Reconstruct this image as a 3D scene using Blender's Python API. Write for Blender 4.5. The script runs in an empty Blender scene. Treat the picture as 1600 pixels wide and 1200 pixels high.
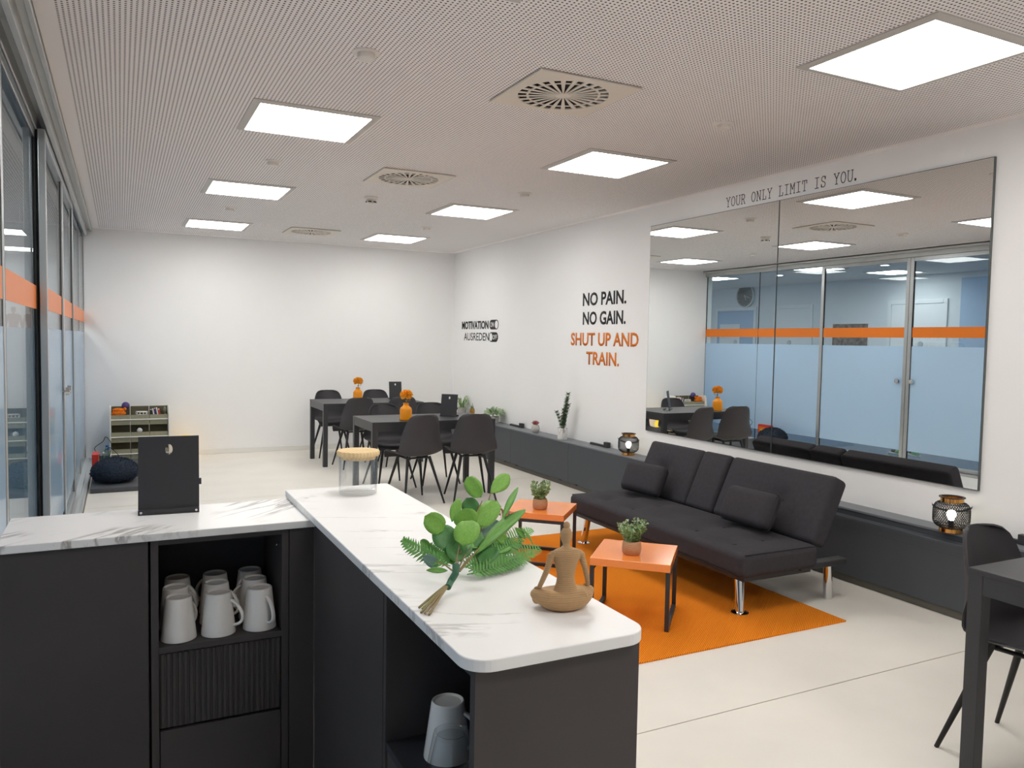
import bpy, bmesh, math, random
from mathutils import Vector, Matrix, Euler

random.seed(7)
PI = math.pi
C = bpy.context.scene.collection
SC = bpy.context.scene

# ------------------------------------------------------------------ camera, world, exposure
CAMZ = 1.528
YAW, PITCH, ROLL = 0.4645, -0.0546, 0.0178
cam_data = bpy.data.cameras.new('camera')
cam_data.sensor_fit = 'HORIZONTAL'
cam_data.sensor_width = 36.0
cam_data.lens = 36.0 * 1222.94 / 1600.0
cam_data.clip_start = 0.05
cam = bpy.data.objects.new('camera', cam_data)
C.objects.link(cam)
fwd = Vector((math.sin(YAW) * math.cos(PITCH), math.cos(YAW) * math.cos(PITCH), math.sin(PITCH)))
rt = Vector((math.cos(YAW), -math.sin(YAW), 0))
up = rt.cross(fwd)
r2 = rt * math.cos(ROLL) + up * math.sin(ROLL)
u2 = up * math.cos(ROLL) - rt * math.sin(ROLL)
m3 = Matrix((r2, u2, -fwd)).transposed()
cam.matrix_world = Matrix.Translation((0, 0, CAMZ)) @ m3.to_4x4()
SC.camera = cam

world = bpy.data.worlds.new('world')
SC.world = world
world.use_nodes = True
world.node_tree.nodes['Background'].inputs[0].default_value = (0.75, 0.85, 1.0, 1)
world.node_tree.nodes['Background'].inputs[1].default_value = 0.3

SC.view_settings.view_transform = 'Standard'
SC.view_settings.look = 'None'
SC.view_settings.gamma = 1.0
SC.view_settings.use_curve_mapping = False
SC.view_settings.exposure = 0.0
SC.cycles.use_denoising = True
SC.cycles.max_bounces = 12
SC.cycles.diffuse_bounces = 6
SC.cycles.glossy_bounces = 6
SC.cycles.transparent_max_bounces = 24
SC.cycles.caustics_reflective = False
SC.cycles.caustics_refractive = False

PANEL_E = 14.4          # our room's LED panels
HALL_E = 14.0           # LED panels of the room behind the glass


# ------------------------------------------------------------------ materials
def lin(h):
    h = h.lstrip('#')
    out = []
    for i in (0, 2, 4):
        c = int(h[i:i + 2], 16) / 255
        out.append(c / 12.92 if c <= 0.04045 else ((c + 0.055) / 1.055) ** 2.4)
    return (*out, 1)


def nodes_of(name):
    m = bpy.data.materials.new(name)
    m.use_nodes = True
    nt = m.node_tree
    return m, nt, nt.nodes['Principled BSDF']


def mat(name, col, rough=0.5, metal=0.0, var=0.06, vscale=6.0, bump=0.0, bscale=150.0, spec=0.5, coat=0.0, sss=0.0):
    """Plain surface with a little procedural variation of colour and an optional fine relief."""
    m, nt, b = nodes_of(name)
    c = lin(col) if isinstance(col, str) else col
    b.inputs['Roughness'].default_value = rough
    b.inputs['Metallic'].default_value = metal
    b.inputs['Specular IOR Level'].default_value = spec
    b.inputs['Coat Weight'].default_value = coat
    tc = nt.nodes.new('ShaderNodeTexCoord')
    n = nt.nodes.new('ShaderNodeTexNoise')
    n.inputs['Scale'].default_value = vscale
    n.inputs['Detail'].default_value = 4
    nt.links.new(tc.outputs['Object'], n.inputs['Vector'])
    r = nt.nodes.new('ShaderNodeValToRGB')
    r.color_ramp.elements[0].position = 0.3
    r.color_ramp.elements[1].position = 0.7
    r.color_ramp.elements[0].color = (c[0] * (1 - var), c[1] * (1 - var), c[2] * (1 - var), 1)
    r.color_ramp.elements[1].color = (min(1, c[0] * (1 + var)), min(1, c[1] * (1 + var)), min(1, c[2] * (1 + var)), 1)
    nt.links.new(n.outputs['Fac'], r.inputs['Fac'])
    nt.links.new(r.outputs['Color'], b.inputs['Base Color'])
    if bump:
        n2 = nt.nodes.new('ShaderNodeTexNoise')
        n2.inputs['Scale'].default_value = bscale
        nt.links.new(tc.outputs['Object'], n2.inputs['Vector'])
        bp = nt.nodes.new('ShaderNodeBump')
        bp.inputs['Strength'].default_value = bump
        bp.inputs['Distance'].default_value = 0.002
        nt.links.new(n2.outputs['Fac'], bp.inputs['Height'])
        nt.links.new(bp.outputs['Normal'], b.inputs['Normal'])
    return m


def emit(name, col, strength):
    m = bpy.data.materials.new(name)
    m.use_nodes = True
    nt = m.node_tree
    nt.nodes.clear()
    e = nt.nodes.new('ShaderNodeEmission')
    e.inputs[0].default_value = col
    e.inputs[1].default_value = strength
    o = nt.nodes.new('ShaderNodeOutputMaterial')
    nt.links.new(e.outputs[0], o.inputs[0])
    return m


def math_node(nt, op, a, b=None, c=None):
    n = nt.nodes.new('ShaderNodeMath')
    n.operation = op
    for i, v in enumerate((a, b, c)):
        if v is None:
            continue
        if isinstance(v, (int, float)):
            n.inputs[i].default_value = v
        else:
            nt.links.new(v, n.inputs[i])
    return n.outputs[0]


def glass_mat(name, tint, f0=0.05):
    """Clear sheet glass: tinted see-through with a Schlick-weighted mirror reflection."""
    m = bpy.data.materials.new(name)
    m.use_nodes = True
    nt = m.node_tree
    nt.nodes.clear()
    lw = nt.nodes.new('ShaderNodeLayerWeight')
    lw.inputs['Blend'].default_value = 0.5
    p = math_node(nt, 'POWER', lw.outputs['Facing'], 5.0)
    f = math_node(nt, 'MULTIPLY_ADD', p, 0.8 - f0, f0)
    t = nt.nodes.new('ShaderNodeBsdfTransparent')
    t.inputs[0].default_value = tint
    g = nt.nodes.new('ShaderNodeBsdfGlossy')
    g.inputs['Roughness'].default_value = 0.0
    mx = nt.nodes.new('ShaderNodeMixShader')
    nt.links.new(f, mx.inputs[0])
    nt.links.new(t.outputs[0], mx.inputs[1])
    nt.links.new(g.outputs[0], mx.inputs[2])
    o = nt.nodes.new('ShaderNodeOutputMaterial')
    nt.links.new(mx.outputs[0], o.inputs[0])
    return m


def film_mat(name, col, clear):
    m = bpy.data.materials.new(name)
    m.use_nodes = True
    nt = m.node_tree
    nt.nodes.clear()
    d = nt.nodes.new('ShaderNodeBsdfDiffuse')
    d.inputs[0].default_value = col
    tl = nt.nodes.new('ShaderNodeBsdfTranslucent')
    tl.inputs[0].default_value = col
    tr = nt.nodes.new('ShaderNodeBsdfTransparent')
    tr.inputs[0].default_value = col
    a = nt.nodes.new('ShaderNodeMixShader')
    a.inputs[0].default_value = 0.3
    nt.links.new(d.outputs[0], a.inputs[1])
    nt.links.new(tl.outputs[0], a.inputs[2])
    b = nt.nodes.new('ShaderNodeMixShader')
    b.inputs[0].default_value = clear
    nt.links.new(a.outputs[0], b.inputs[1])
    nt.links.new(tr.outputs[0], b.inputs[2])
    lw = nt.nodes.new('ShaderNodeLayerWeight')
    lw.inputs['Blend'].default_value = 0.5
    f = math_node(nt, 'MULTIPLY_ADD', math_node(nt, 'POWER', lw.outputs['Facing'], 5.0), 0.75, 0.035)
    g = nt.nodes.new('ShaderNodeBsdfGlossy')
    g.inputs['Roughness'].default_value = 0.03
    e = nt.nodes.new('ShaderNodeMixShader')
    nt.links.new(f, e.inputs[0])
    nt.links.new(b.outputs[0], e.inputs[1])
    nt.links.new(g.outputs[0], e.inputs[2])
    o = nt.nodes.new('ShaderNodeOutputMaterial')
    nt.links.new(e.outputs[0], o.inputs[0])
    return m


def ceiling_mat(name, col, x0, x1, y0, y1, pitch=0.02, rad=0.0047):
    """White plasterboard with a square grid of round 10 mm perforations."""
    m, nt, b = nodes_of(name)
    b.inputs['Roughness'].default_value = 0.9
    b.inputs['Specular IOR Level'].default_value = 0.2
    tc = nt.nodes.new('ShaderNodeTexCoord')
    s = nt.nodes.new('ShaderNodeSeparateXYZ')
    nt.links.new(tc.outputs['Object'], s.inputs[0])

    def cell(sock):
        f = math_node(nt, 'DIVIDE', sock, pitch)
        f = math_node(nt, 'FRACT', f)
        return math_node(nt, 'SUBTRACT', f, 0.5)
    cx, cy = cell(s.outputs[0]), cell(s.outputs[1])
    d = math_node(nt, 'SQRT', math_node(nt, 'ADD', math_node(nt, 'MULTIPLY', cx, cx), math_node(nt, 'MULTIPLY', cy, cy)))
    hole = math_node(nt, 'LESS_THAN', d, rad / pitch)
    for sock, lo, hi in ((s.outputs[0], x0, x1), (s.outputs[1], y0, y1)):
        hole = math_node(nt, 'MULTIPLY', hole, math_node(nt, 'GREATER_THAN', sock, lo))
        hole = math_node(nt, 'MULTIPLY', hole, math_node(nt, 'LESS_THAN', sock, hi))
    mx = nt.nodes.new('ShaderNodeMix')
    mx.data_type = 'RGBA'
    mx.inputs['A'].default_value = lin(col)
    mx.inputs['B'].default_value = (0.07, 0.062, 0.058, 1)
    nt.links.new(hole, mx.inputs['Factor'])
    nt.links.new(mx.outputs['Result'], b.inputs['Base Color'])
    return m


def marble_mat(name, seed, rot, sx, sy, dens, thin=0.02, strength=0.7):
    """White marble with thin grey veins drawn out along one direction, gathered in patches."""
    m, nt, b = nodes_of(name)
    b.inputs['Roughness'].default_value = 0.34
    b.inputs['Specular IOR Level'].default_value = 0.45
    tc = nt.nodes.new('ShaderNodeTexCoord')
    mp = nt.nodes.new('ShaderNodeMapping')
    mp.vector_type = 'TEXTURE'
    mp.inputs['Rotation'].default_value = (0, 0, rot)
    mp.inputs['Scale'].default_value = (1 / sx, 1 / sy, 0.4)
    nt.links.new(tc.outputs['Object'], mp.inputs['Vector'])
    ad = nt.nodes.new('ShaderNodeVectorMath')
    ad.operation = 'ADD'
    ad.inputs[1].default_value = (seed, seed * 0.7, 0)
    nt.links.new(mp.outputs[0], ad.inputs[0])
    n = nt.nodes.new('ShaderNodeTexNoise')
    n.inputs['Scale'].default_value = 2.0
    n.inputs['Detail'].default_value = 6
    n.inputs['Roughness'].default_value = 0.55
    n.inputs['Distortion'].default_value = 0.35
    nt.links.new(ad.outputs[0], n.inputs['Vector'])
    v = math_node(nt, 'ABSOLUTE', math_node(nt, 'SUBTRACT', n.outputs['Fac'], 0.5))
    v = math_node(nt, 'MAXIMUM', math_node(nt, 'SUBTRACT', 1.0, math_node(nt, 'DIVIDE', v, thin)), 0.0)
    n2 = nt.nodes.new('ShaderNodeTexNoise')
    n2.inputs['Scale'].default_value = 4.0
    ad2 = nt.nodes.new('ShaderNodeVectorMath')
    ad2.operation = 'ADD'
    ad2.inputs[1].default_value = (seed * 1.3, seed, 0)
    nt.links.new(tc.outputs['Object'], ad2.inputs[0])
    nt.links.new(ad2.outputs[0], n2.inputs['Vector'])
    k = math_node(nt, 'MULTIPLY', math_node(nt, 'MAXIMUM', math_node(nt, 'SUBTRACT', n2.outputs['Fac'], dens), 0.0), 6.0)
    v = math_node(nt, 'MINIMUM', math_node(nt, 'MULTIPLY', v, k), strength)
    mx = nt.nodes.new('ShaderNodeMix')
    mx.data_type = 'RGBA'
    mx.inputs['A'].default_value = lin('#F3F1EF')
    mx.inputs['B'].default_value = lin('#857D78')
    nt.links.new(v, mx.inputs['Factor'])
    nt.links.new(mx.outputs['Result'], b.inputs['Base Color'])
    return m


def rug_mat(name):
    m, nt, b = nodes_of(name)
    b.inputs['Roughness'].default_value = 0.95
    b.inputs['Specular IOR Level'].default_value = 0.1
    tc = nt.nodes.new('ShaderNodeTexCoord')
    mp = nt.nodes.new('ShaderNodeMapping')
    mp.inputs['Rotation'].default_value = (0, 0, math.radians(-128))
    nt.links.new(tc.outputs['Object'], mp.inputs['Vector'])
    w = nt.nodes.new('ShaderNodeTexWave')
    w.inputs['Scale'].default_value = 36
    w.inputs['Distortion'].default_value = 0.8
    w.inputs['Detail Scale'].default_value = 6
    nt.links.new(mp.outputs[0], w.inputs['Vector'])
    r = nt.nodes.new('ShaderNodeValToRGB')
    r.color_ramp.elements[0].color = lin('#DA6C0C')
    r.color_ramp.elements[1].color = lin('#FFA033')
    nt.links.new(w.outputs['Fac'], r.inputs['Fac'])
    nt.links.new(r.outputs['Color'], b.inputs['Base Color'])
    bp = nt.nodes.new('ShaderNodeBump')
    bp.inputs['Strength'].default_value = 0.6
    bp.inputs['Distance'].default_value = 0.004
    nt.links.new(w.outputs['Fac'], bp.inputs['Height'])
    nt.links.new(bp.outputs['Normal'], b.inputs['Normal'])
    return m


def weave_mat(name, c0, c1, scale, axis='Z'):
    m, nt, b = nodes_of(name)
    b.inputs['Roughness'].default_value = 0.85
    tc = nt.nodes.new('ShaderNodeTexCoord')
    w = nt.nodes.new('ShaderNodeTexWave')
    w.bands_direction = axis
    w.inputs['Scale'].default_value = scale
    w.inputs['Distortion'].default_value = 1.5
    w.inputs['Detail Scale'].default_value = 4
    nt.links.new(tc.outputs['Object'], w.inputs['Vector'])
    r = nt.nodes.new('ShaderNodeValToRGB')
    r.color_ramp.elements[0].color = lin(c0)
    r.color_ramp.elements[1].color = lin(c1)
    nt.links.new(w.outputs['Fac'], r.inputs['Fac'])
    nt.links.new(r.outputs['Color'], b.inputs['Base Color'])
    bp = nt.nodes.new('ShaderNodeBump')
    bp.inputs['Strength'].default_value = 0.5
    bp.inputs['Distance'].default_value = 0.002
    nt.links.new(w.outputs['Fac'], bp.inputs['Height'])
    nt.links.new(bp.outputs['Normal'], b.inputs['Normal'])
    return m


def perforated_mat(name, col):
    m, nt, b = nodes_of(name)
    b.inputs['Roughness'].default_value = 0.5
    tc = nt.nodes.new('ShaderNodeTexCoord')
    v = nt.nodes.new('ShaderNodeTexVoronoi')
    v.inputs['Scale'].default_value = 140
    v.inputs['Randomness'].default_value = 0.0
    nt.links.new(tc.outputs['Object'], v.inputs['Vector'])
    r = nt.nodes.new('ShaderNodeValToRGB')
    r.color_ramp.elements[0].position = 0.3
    r.color_ramp.elements[1].position = 0.4
    r.color_ramp.elements[0].color = (0.008, 0.008, 0.009, 1)
    r.color_ramp.elements[1].color = lin(col)
    nt.links.new(v.outputs['Distance'], r.inputs['Fac'])
    nt.links.new(r.outputs['Color'], b.inputs['Base Color'])
    return m


M = {}
M['wall'] = mat('wall_paint', '#F8F7F6', 0.85, var=0.012, vscale=1.2, spec=0.25)
M['ceil'] = ceiling_mat('perforated_ceiling', '#FBF7F6', -0.225, 4.33, -2.5, 10.66)
M['ceil_plain'] = mat('ceiling_paint', '#E9E4E0', 0.9, var=0.01, spec=0.2)
M['floor'] = mat('polished_screed', '#EEE8DE', 0.42, var=0.035, vscale=2.2, spec=0.35)
M['joint'] = mat('floor_joint', '#8A8176', 0.9)
M['base'] = mat('baseboard_paint', '#EDEBE6', 0.5, var=0.01)
M['alu'] = mat('brushed_aluminium', '#B9BCBE', 0.35, 0.85, var=0.03)
M['alu_lt'] = mat('satin_aluminium', '#C9CBCB', 0.45, 0.55, var=0.03)
M['gasket'] = mat('black_rubber_seal', '#161616', 0.6)
M['glass'] = glass_mat('sheet_glass', (0.90, 0.955, 0.97, 1))
M['clear'] = glass_mat('clear_glassware', (0.985, 0.99, 0.99, 1), 0.06)
M['film'] = film_mat('frosted_film', (0.60, 0.80, 0.98, 1), 0.06)
M['band'] = mat('orange_vinyl', '#E87A0E', 0.35, var=0.02)
M['mirror'] = mat('mirror_silvering', '#F1F3F2', 0.0, 1.0, var=0.0)
M['mirror_edge'] = mat('mirror_edge', '#5F6463', 0.3, 0.3)
M['hall_floor'] = mat('blue_grey_vinyl', '#5D7188', 0.5, var=0.05, vscale=3)
M['hall_wall'] = mat('hall_wall_paint', '#DDE3E8', 0.85, var=0.01)
M['hall_blue'] = mat('hall_blue_paint', '#A9C2DE', 0.8, var=0.01)
M['door'] = mat('white_door', '#E6EAED', 0.5, var=0.01)
M['led'] = emit('led_diffuser', (1.0, 0.985, 0.95, 1), PANEL_E)
M['led_hall'] = emit('hall_led_diffuser', (1.0, 0.985, 0.97, 1), HALL_E)
M['led_frame'] = mat('light_frame', '#C9C5C0', 0.5, 0.2, var=0.02)
M['vent'] = mat('vent_plate', '#E4DCD0', 0.5, var=0.02)
M['dark'] = mat('dark_void', '#0B0B0B', 0.9)
M['cap'] = mat('white_plastic', '#E9E4DE', 0.5, var=0.02)
M['cabinet'] = mat('matt_anthracite_board', '#494444', 0.55, var=0.08, vscale=3, spec=0.35)
M['cabinet_in'] = mat('cabinet_interior', '#35353A', 0.6, var=0.06, spec=0.3)
M['marbleA'] = marble_mat('white_marble_long', 3.1, math.radians(-24), 0.9, 6.0, 0.47, 0.02, 0.36)
M['marbleB'] = marble_mat('white_marble_short', 5.2, math.radians(42), 1.2, 8.0, 0.47, 0.04, 0.75)
M['ceramic'] = mat('glazed_ceramic', '#F6F2ED', 0.12, var=0.01, spec=0.6)
M['black_metal'] = mat('black_powder_coat', '#343437', 0.42, 0.1, var=0.04)
M['black_wood'] = mat('black_stained_top', '#3C3C3F', 0.4, var=0.06, vscale=5, spec=0.4)
M['shell'] = mat('charcoal_plastic_shell', '#403E41', 0.55, var=0.04, spec=0.4, bump=0.08, bscale=400)
M['leg'] = mat('black_leg_metal', '#1F1D1D', 0.4, 0.2)
M['steel'] = mat('polished_steel', '#D6D6D6', 0.12, 1.0, var=0.02)
M['chrome'] = mat('chrome', '#E4E4E6', 0.04, 1.0, var=0.0)
M['orange_glaze'] = mat('orange_glaze', '#FF9E00', 0.3, var=0.03)
M['petal'] = mat('orange_petal', '#FFB836', 0.8, var=0.12, vscale=60)
M['stem'] = mat('plant_stem', '#7C8A4A', 0.6, var=0.1)
M['twig'] = mat('brown_twig', '#8D7A55', 0.7, var=0.12, vscale=40)
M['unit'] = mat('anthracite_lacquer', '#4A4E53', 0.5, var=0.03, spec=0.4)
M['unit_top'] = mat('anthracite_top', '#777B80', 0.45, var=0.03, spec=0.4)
M['grille'] = perforated_mat('perforated_strip', '#50545A')
M['plinth'] = mat('plinth', '#6B675F', 0.7)
M['sofa'] = mat('black_woven_fabric', '#3E3C40', 0.9, var=0.08, vscale=40, bump=0.25, bscale=900, spec=0.2)
M['piping'] = mat('black_piping', '#232223', 0.85)
M['rug'] = rug_mat('orange_flat_weave')
M['rug_edge'] = mat('orange_binding', '#A04806', 0.9)
M['orange_top'] = mat('orange_lacquer', '#FF9648', 0.14, var=0.01, spec=0.5)
M['pot_weave'] = weave_mat('terracotta_weave', '#A97B58', '#DDB08A', 60)
M['herb'] = mat('small_leaf_green', '#8FAA74', 0.6, var=0.35, vscale=50)
M['herb_lt'] = mat('grey_green_leaf', '#B4C6A6', 0.6, var=0.3, vscale=50)
M['leaf0'] = mat('bright_leaf', '#7DB247', 0.5, var=0.12, vscale=12)
M['leaf1'] = mat('mid_leaf', '#6FA64B', 0.5, var=0.12, vscale=12)
M['leaf2'] = mat('deep_leaf', '#578E50', 0.5, var=0.12, vscale=12)
M['leaf3'] = mat('blue_green_leaf', '#63837A', 0.5, var=0.12, vscale=12)
M['fern'] = mat('fern_green', '#619C48', 0.55, var=0.18, vscale=30)
M['tape'] = mat('green_florist_tape', '#3F6E55', 0.6)
M['pink'] = mat('dusty_pink', '#B98373', 0.8, var=0.1)
M['statue'] = mat('ribbed_sand_resin', '#B8946A', 0.75, var=0.06, vscale=30)
M['bamboo'] = weave_mat('bamboo_lid', '#E2C391', '#EACE9F', 30, 'X')
M['gold'] = mat('gold_ring', '#D9A05B', 0.18, 1.0, var=0.03)
M['wire'] = mat('black_wire', '#18181A', 0.5, 0.3)
M['bulb'] = emit('lit_bulb', (1.0, 0.93, 0.75, 1), 14.0)
M['letter_black'] = mat('black_vinyl_letters', '#141414', 0.6)
M['letter_orange'] = mat('orange_vinyl_letters', '#E07808', 0.6)
M['letter_white'] = mat('white_vinyl', '#F2F2F0', 0.6)
M['zz_leaf'] = mat('dark_fleshy_leaf', '#5E7755', 0.45, var=0.25, vscale=40)
M['marble_pot'] = marble_mat('grey_marble_pot', 1.7, 0.8, 10, 22, 0.30, 0.05, 0.8)
M['grey_pot'] = mat('light_grey_pot', '#B9B6B2', 0.6, var=0.08, vscale=30)
M['red_leaf'] = mat('red_succulent', '#A9605A', 0.6, var=0.2, vscale=40)
M['gold_pot'] = mat('brass_pot', '#B88F4A', 0.3, 0.8)
M['mat_pad'] = mat('dark_grey_foam', '#515256', 0.85, var=0.05)
M['pouf'] = mat('navy_grey_yarn', '#39414E', 0.95, var=0.3, vscale=60, spec=0.1)
M['white_tube'] = mat('white_lacquer_frame', '#F0EEE8', 0.4, var=0.01)
M['bin'] = mat('olive_fabric', '#A29E84', 0.9, var=0.05, vscale=40, bump=0.2, bscale=500)
M['bin_in'] = mat('olive_bin_shade', '#665F49', 0.9, var=0.05)  # darker olive, paints the shade inside the bins
M['plush_orange'] = mat('orange_plush', '#F07A12', 0.95, var=0.25, vscale=40, bump=0.5, bscale=200)
M['purple'] = mat('purple_toy', '#4F3F7C', 0.5, var=0.1)
M['red'] = mat('red_toy', '#D5352B', 0.45)
M['yellow_toy'] = mat('yellow_toy', '#E9C03A', 0.45)
M['green_toy'] = mat('green_toy', '#3F8E4C', 0.45)
M['blue_toy'] = mat('blue_toy', '#2C5FAE', 0.45)
M['white_toy'] = mat('white_toy', '#EDEAE4', 0.5)
M['paper'] = mat('paper', '#E6E2DA', 0.8)
M['book_dark'] = mat('dark_book', '#3B3A4C', 0.6, var=0.3, vscale=50)
M['olive_plush'] = mat('sage_plush', '#8A967C', 0.95, var=0.15, vscale=50)
M['plush_white'] = mat('white_plush', '#EFEDEA', 0.95)
M['plush_black'] = mat('black_plush', '#1C1B1B', 0.95)
M['night'] = emit('yellow_night_lamp', (1.0, 0.62, 0.06, 1), 1.3)
M['clock_face'] = mat('grey_clock_face', '#5D6467', 0.6)
M['clock_rim'] = mat('clock_rim', '#C4CACB', 0.3, 0.5)
M['shoe'] = mat('green_shoe', '#63A86B', 0.6)
M['photo'] = mat('photo_print', '#6F635F', 0.6, var=0.8, vscale=14)
M['muscle'] = mat('muscle_print', '#9A6A60', 0.7, var=0.2, vscale=60)


# ------------------------------------------------------------------ geometry helpers
class MB:
    def __init__(s):
        s.v, s.f = [], []

    def add(s, vs, fs):
        b = len(s.v)
        s.v.extend(Vector(p) for p in vs)
        s.f.extend(tuple(b + i for i in f) for f in fs)
        return s

    def box(s, x0, y0, z0, x1, y1, z1):
        return s.add([(x0, y0, z0), (x1, y0, z0), (x1, y1, z0), (x0, y1, z0), (x0, y0, z1), (x1, y0, z1), (x1, y1, z1), (x0, y1, z1)],
                     [(3, 2, 1, 0), (4, 5, 6, 7), (0, 1, 5, 4), (1, 2, 6, 5), (2, 3, 7, 6), (3, 0, 4, 7)])

    def cyl(s, p0, p1, r0, r1=None, n=12, caps=True):
        r1 = r0 if r1 is None else r1
        p0, p1 = Vector(p0), Vector(p1)
        d = (p1 - p0).normalized()
        a = d.orthogonal().normalized()
        b = d.cross(a)
        vs = []
        for p, r in ((p0, r0), (p1, r1)):
            for i in range(n):
                t = 2 * PI * i / n
                vs.append(p + (a * math.cos(t) + b * math.sin(t)) * r)
        fs = [(i, (i + 1) % n, n + (i + 1) % n, n + i) for i in range(n)]
        if caps:
            fs += [tuple(range(n - 1, -1, -1)), tuple(range(n, 2 * n))]
        return s.add(vs, fs)

    def lathe(s, prof, c=(0, 0, 0), n=24, sx=1.0, sy=1.0, close=False):
        vs, fs = [], []
        k = len(prof)
        for r, z in prof:
            for i in range(n):
                t = 2 * PI * i / n
                vs.append((c[0] + r * sx * math.cos(t), c[1] + r * sy * math.sin(t), c[2] + z))
        for j in range(k if close else k - 1):
            j2 = (j + 1) % k
            for i in range(n):
                i2 = (i + 1) % n
                fs.append((j * n + i, j * n + i2, j2 * n + i2, j2 * n + i))
        if not close:
            if prof[0][0] > 1e-6:
                fs.append(tuple(range(n - 1, -1, -1)))
            if prof[-1][0] > 1e-6:
                fs.append(tuple((k - 1) * n + i for i in range(n)))
        return s.add(vs, fs)

    def tube(s, pts, r, n=8, r_end=None, closed=False):
        pts = [Vector(p) for p in pts]
        k = len(pts)
        vs, fs = [], []
        nrm = None
        for j in range(k):
            if closed:
                d = (pts[(j + 1) % k] - pts[j - 1]).normalized()
            else:
                d = (pts[min(j + 1, k - 1)] - pts[max(j - 1, 0)]).normalized()
            if nrm is None:
                nrm = d.orthogonal().normalized()
            else:
                nrm = (nrm - d * nrm.dot(d))
                nrm = nrm.normalized() if nrm.length > 1e-6 else d.orthogonal().normalized()
            bn = d.cross(nrm)
            rr = r if r_end is None else r + (r_end - r) * j / (k - 1)
            for i in range(n):
                t = 2 * PI * i / n
                vs.append(pts[j] + (nrm * math.cos(t) + bn * math.sin(t)) * rr)
        for j in range(k if closed else k - 1):
            j2 = (j + 1) % k
            for i in range(n):
                i2 = (i + 1) % n
                fs.append((j * n + i, j * n + i2, j2 * n + i2, j2 * n + i))
        if not closed:
            fs += [tuple(range(n - 1, -1, -1)), tuple((k - 1) * n + i for i in range(n))]
        return s.add(vs, fs)

    def prism(s, poly, z0, z1):
        n = len(poly)
        vs = [(x, y, z0) for x, y in poly] + [(x, y, z1) for x, y in poly]
        fs = [tuple(range(n - 1, -1, -1)), tuple(range(n, 2 * n))] + [(i, (i + 1) % n, n + (i + 1) % n, n + i) for i in range(n)]
        return s.add(vs, fs)

    def ball(s, c, r, n=12, sc=(1, 1, 1)):
        k = max(4, n // 2)
        vs, fs = [], []
        for j in range(1, k):
            a = PI * j / k
            for i in range(n):
                t = 2 * PI * i / n
                vs.append((c[0] + r * sc[0] * math.sin(a) * math.cos(t), c[1] + r * sc[1] * math.sin(a) * math.sin(t), c[2] - r * sc[2] * math.cos(a)))
        b0, b1 = len(vs), len(vs) + 1
        vs += [(c[0], c[1], c[2] - r * sc[2]), (c[0], c[1], c[2] + r * sc[2])]
        for j in range(k - 2):
            for i in range(n):
                i2 = (i + 1) % n
                fs.append((j * n + i, j * n + i2, (j + 1) * n + i2, (j + 1) * n + i))
        for i in range(n):
            i2 = (i + 1) % n
            fs.append((b0, i2, i))
            fs.append((b1, (k - 2) * n + i, (k - 2) * n + i2))
        return s.add(vs, fs)

    def xform(s, mtx):
        s.v = [mtx @ p for p in s.v]
        return s

    def mesh(s, name, bevel=0.0, seg=2, smooth=None):
        me = bpy.data.meshes.new(name)
        me.from_pydata([tuple(p) for p in s.v], [], s.f)
        if bevel:
            bm = bmesh.new()
            bm.from_mesh(me)
            bm.normal_update()
            es = [e for e in bm.edges if len(e.link_faces) == 2 and e.calc_face_angle(0) > 0.5]
            bmesh.ops.bevel(bm, geom=es, offset=bevel, segments=seg, profile=0.5, affect='EDGES')
            bm.to_mesh(me)
            bm.free()
        if smooth:
            for p in me.polygons:
                p.use_smooth = True
            me.set_sharp_from_angle(angle=smooth)
        me.update()
        return me

    def obj(s, name, m, parent=None, bevel=0.0, seg=2, smooth=None, loc=None):
        return put(name, s.mesh(name, bevel, seg, smooth), m, parent, loc)


def put(name, me, m, parent=None, loc=None):
    o = bpy.data.objects.new(name, me)
    if m is not None and not me.materials:
        me.materials.append(m)
    C.objects.link(o)
    if parent is not None:
        o.parent = parent
    if loc is not None:
        o.location = loc
    return o


def thing(name, label, cat, loc=(0, 0, 0), rotz=0.0, group=None):
    o = bpy.data.objects.new(name, None)
    o.empty_display_size = 0.1
    C.objects.link(o)
    o.location = loc
    o.rotation_euler = (0, 0, rotz)
    return tag(o, label, cat, group)


def tag(o, label, cat, group=None):
    o['label'] = label
    o['category'] = cat
    if group:
        o['group'] = group
    return o


def struct(o, label=None, cat=None):
    o['kind'] = 'structure'
    if label:
        o['label'] = label
    if cat:
        o['category'] = cat
    return o


def copy_tree(o, parent=None):
    c = o.copy()
    C.objects.link(c)
    if parent is not None:
        c.parent = parent
    for ch in list(o.children):
        copy_tree(ch, c)
    return c


def box_obj(name, x0, y0, z0, x1, y1, z1, m, parent=None, bevel=0.0):
    return MB().box(x0, y0, z0, x1, y1, z1).obj(name, m, parent, bevel)


SM = math.radians(40)


# ------------------------------------------------------------------ room shell
XR, YB, HC = 4.405, 10.755, 2.796     # right wall, back wall, ceiling height
XG = -0.29                            # room-side edge of the glazed partition
YF, XF, YE = -2.6, -3.6, 15.0         # wall behind the camera, far wall and end wall of the next room

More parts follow.
